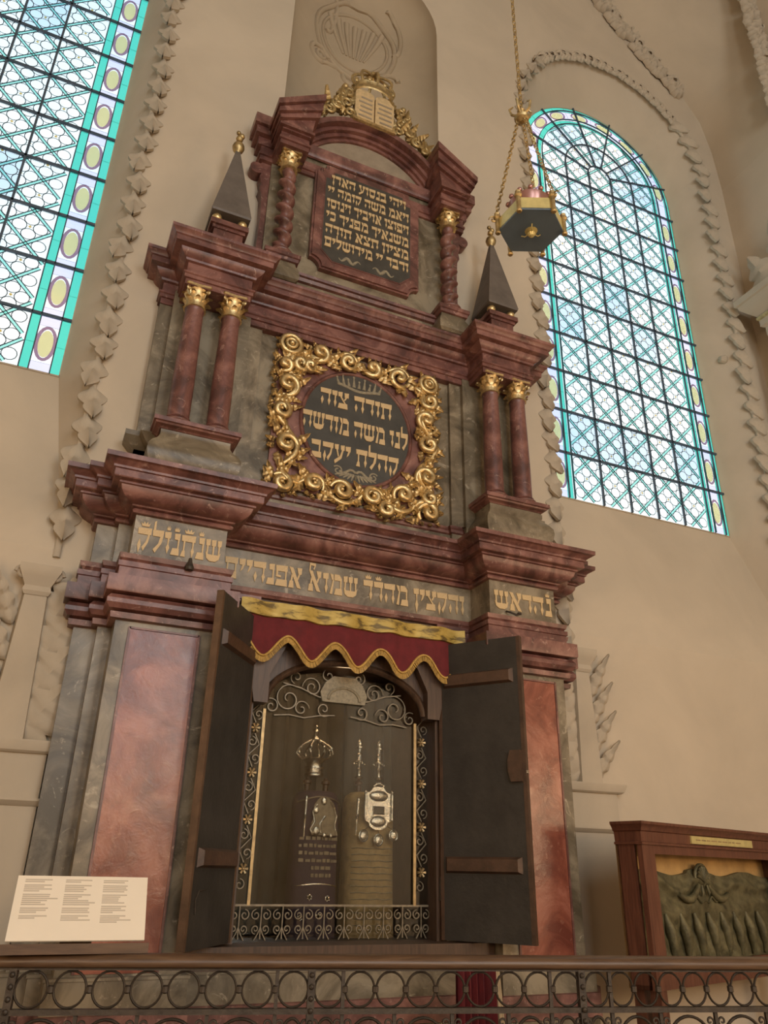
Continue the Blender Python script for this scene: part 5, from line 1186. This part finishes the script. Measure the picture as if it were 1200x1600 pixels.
mb = MB(); mb.box(-0.23, 0.23, -0.012, 0.05, 0.0, 0.022); mb.box(-0.23, 0.23, -0.016, -0.010, 0.0, 0.030); mb.build('holder_ledge', 'rail_wood', sg, (0, 0.0, 0.0))
mb = MB(); mb.add([(-0.05, 0.035, 0.02), (0.05, 0.035, 0.02), (0.05, 0.135, 0.19), (-0.05, 0.135, 0.19), (-0.05, 0.047, 0.02), (0.05, 0.047, 0.02), (0.05, 0.147, 0.19), (-0.05, 0.147, 0.19)], [(0, 1, 2, 3), (4, 7, 6, 5), (0, 4, 5, 1), (3, 2, 6, 7), (0, 3, 7, 4), (1, 5, 6, 2)]); mb.build('back_support', 'rail_wood', sg)

# ---- wooden display case with a dark relief, right of the ark
VA = math.atan2(0.291, 0.957)
vt = empty('display_case', (3.10, -0.895, 0), VA); tag(vt, 'reddish wooden display case with moulded top and brass plate', 'display case')
VW, VD, V0, V1 = 1.75, 0.20, 1.08, 1.772
def V(mb, nm, mat='vitrine_wood', par=vt, **k): return mb.build(nm, mat, par, **k)
FR_ = 0.035
mb = MB(); mb.box(FR_, FR_ + 0.12, FR_, FR_ + 0.03, V0, V1); V(mb, 'stile')
mb = MB(); mb.box(VW - 0.11, VW, FR_, FR_ + 0.05, V0, V1); V(mb, 'stile')
mb = MB(); mb.box(FR_ + 0.12, VW - 0.11, FR_ + 0.004, FR_ + 0.03, V1 - 0.055, V1); V(mb, 'top_rail')
mb = MB(); mb.box(FR_ + 0.12, VW - 0.11, FR_ + 0.004, FR_ + 0.03, V0, V0 + 0.11); V(mb, 'bottom_rail')
mb = MB(); mb.box(FR_, FR_ + 0.02, FR_ + 0.05, VD, V0, V1); V(mb, 'side_panel')
mb = MB(); mb.box(VW - 0.02, VW, FR_ + 0.05, VD, V0, V1); V(mb, 'side_panel')
mb = MB(); mb.box(FR_, VW, VD - 0.02, VD, V0, V1); V(mb, 'backboard', 'ochre_board')
mb = MB(); mb.box(FR_, VW, FR_ + 0.05, VD, V0, V0 + 0.02); V(mb, 'base_board')
mb = MB(); mb.sweep([(FR_, VD), (FR_, FR_), (VW, FR_), (VW, VD)], [(-0.03, V1 - 0.012), (0.010, V1 - 0.01), (0.010, V1 + 0.002), (0.0, V1 + 0.006), (0.004, V1 + 0.055), (0.014, V1 + 0.06), (0.018, V1 + 0.072), (0.030, V1 + 0.088), (0.035, V1 + 0.092), (0.036, V1 + 0.106), (-0.15, V1 + 0.108)]); mb.add([(FR_, FR_, V1 + 0.107), (VW, FR_, V1 + 0.107), (VW, VD, V1 + 0.107), (FR_, VD, V1 + 0.107)], [(0, 1, 2, 3)]); top = V(mb, 'case_cornice')
mb = MB(); mb.box(0.55, 1.30, FR_ - 0.011, FR_ + 0.002, V1 + 0.010, V1 + 0.052); bp = V(mb, 'brass_plate', 'brass', label='polished brass name plate')
mb = MB(); x_ = 0.60
while x_ < 1.13:
    l = random.uniform(0.03, 0.07); mb.box(x_, x_ + l, FR_ - 0.0118, FR_ - 0.010, V1 + 0.028, V1 + 0.035); x_ += l + 0.012
o = mb.build('engraved_line', 'tarnish_gold_cloth', bp, smooth=0); o['kind'] = 'stuff'
for lx in (FR_ + 0.03, VW - 0.09):
    for ly in (FR_ + 0.005, VD - 0.065): mb = MB(); mb.box(lx, lx + 0.06, ly, ly + 0.06, 0.0, V0); V(mb, 'leg')
# bronze-green relief inside the case
rf = empty('relief_panel', (3.10, -0.895, 0), VA); tag(rf, 'dark green carved relief of swags and shell crest inside the display case', 'relief')
NX, NZ_ = 110, 60; X0, X1, Z0, Z1 = FR_ + 0.06, VW - 0.06, V0 + 0.06, 1.640
mb = MB(); vs = []
def rel(u, v):
    x = u * (X1 - X0); d = 0.02
    d += 0.018 * math.exp(-((v - 0.62 - 0.05 * math.cos(x * 9)) / 0.10) ** 2) + 0.022 * math.exp(-((v - 0.86 + 0.04 * math.cos(x * 14)) / 0.06) ** 2)
    if v < 0.5: d += 0.016 * (0.5 + 0.5 * math.sin(x * 48 + 3 * math.sin(v * 5))) * min(1, (0.5 - v) * 4)
    d += 0.006 * math.sin(x * 31 + v * 17) * math.sin(v * 23 + x * 7)
    return d
for i in range(NX + 1):
    for j in range(NZ_ + 1):
        u, v_ = i / NX, j / NZ_; x = X0 + (X1 - X0) * u
        zt = Z1 + 0.014 * math.sin((x - X0) * 11) - 0.012 * (1 if abs(x - 0.80) > 0.12 else 0)
        vs.append((x, VD - 0.03 - rel(u, v_), Z0 + (zt - Z0) * v_))
k1 = NZ_ + 1; fs = [(i * k1 + j, (i + 1) * k1 + j, (i + 1) * k1 + j + 1, i * k1 + j + 1) for i in range(NX) for j in range(NZ_)]
edge = [i * k1 + NZ_ for i in range(NX + 1)]; n0 = len(vs); vs += [(vs[e][0], VD - 0.022, vs[e][2]) for e in edge]; fs += [(edge[i], edge[i + 1], n0 + i + 1, n0 + i) for i in range(NX)]
mb.add(vs, fs); mb.build('relief_ground', 'bronze_green', rf, smooth=70)
cx, cz = 0.80, 1.605
mb = MB(); mb.ball((cx, VD - 0.06, cz + 0.01), 0.062, 18, 10, (1, 0.4, 0.85)); mb.tube([(cx + 0.078 * math.cos(PI * j / 16), VD - 0.07, cz - 0.005 + 0.075 * math.sin(PI * j / 16)) for j in range(17)], 0.010, 6)
for i in range(7): a = PI * (i + 0.5) / 7; mb.tube([(cx, VD - 0.085, cz - 0.02), (cx + 0.06 * math.cos(a), VD - 0.075, cz + 0.06 * math.sin(a))], [0.006, 0.012], 6)
mb.build('shell_crest', 'bronze_green', rf, smooth=60)
for s_ in (-1, 1):
    mb = MB(); mb.tube([(cx + s_ * (0.05 + 0.02 * j), VD - 0.075, cz - 0.04 - 0.05 * math.sin(PI * j / 12) - 0.004 * j) for j in range(13)], [0.012 + 0.01 * math.sin(PI * j / 12) for j in range(13)], 7); mb.build('swag', 'bronze_green', rf, smooth=60)
    mb = MB(); mb.tube([(cx + s_ * 0.03, VD - 0.08, cz - 0.04), (cx + s_ * 0.035, VD - 0.085, cz - 0.08), (cx + s_ * 0.04, VD - 0.08, cz - 0.10)], [0.006, 0.012, 0.004], 6); mb.build('tassel', 'bronze_green', rf, smooth=60)
    mb = MB(); mb.tube([(cx + s_ * (0.0 + 0.014 * j), VD - 0.07, cz - 0.135 + 0.02 * math.sin(PI * j / 14) + 0.012 * math.cos(j)) for j in range(15)], 0.007, 6); mb.build('scroll_edge', 'bronze_green', rf, smooth=60)
for i in range(9):
    x = 0.20 + 0.155 * i; mb = MB(); mb.tube([(x, VD - 0.065, 1.42), (x + 0.02, VD - 0.075, 1.34), (x + 0.045, VD - 0.07, 1.26), (x + 0.05, VD - 0.06, 1.19)], [0.010, 0.03, 0.026, 0.012], 8); mb.build('drapery_fold', 'bronze_green', rf, smooth=60)

# ---- red cloth and pale pole behind the railing
cl_ = empty('velvet_rope_cloth', (UC + 0.44, -0.80, 0.0)); cl_.name = 'velvet_cover'; tag(cl_, 'dark red velvet cover hung on a stand behind the railing', 'velvet cover')
mb = MB(); vs = []
for i in range(31):
    u = -0.105 + 0.21 * i / 30; y = 0.014 * math.sin(i * 1.3)
    vs += [(u, y, 1.222), (u * 1.05, y * 1.4, 0.35)]
n0 = len(vs); vs += [(x, y + 0.02, z) for x, y, z in vs]
fs = [(2 * i, 2 * i + 1, 2 * i + 3, 2 * i + 2) for i in range(30)]; fs += [tuple(q + n0 for q in f) for f in fs] + [(2 * i, 2 * i + 2, 2 * i + 2 + n0, 2 * i + n0) for i in range(30)]
mb.add(vs, fs); mb.build('cloth', 'velvet', cl_, smooth=70)
mb = MB(); mb.tube([(-0.12, 0.01, 1.225), (0.12, 0.01, 1.225)], 0.010, 8); mb.tube([(0, 0.03, 1.22), (0, 0.03, 0.02)], 0.012, 8); mb.lathe([(0.12, 0.0), (0.12, 0.015), (0.03, 0.03)], c=(0, 0.03, 0), seg=20); mb.build('stand', 'iron', cl_)
mb = MB(); mb.tube([(0, 0, 0.0), (-0.02, 0.04, 0.6), (-0.045, 0.085, 1.24)], [0.011, 0.011, 0.010], 8)
mb.tube([(0.018, 0, 0.0), (-0.004, 0.04, 0.6), (-0.03, 0.085, 1.235)], [0.008, 0.008, 0.007], 8)
po = mb.build('wooden_pole', 'pole_wood', None, (UC + 0.66, -0.75, 0.0)); tag(po, 'pale wooden pole leaning beside the dark red velvet cover', 'pole')
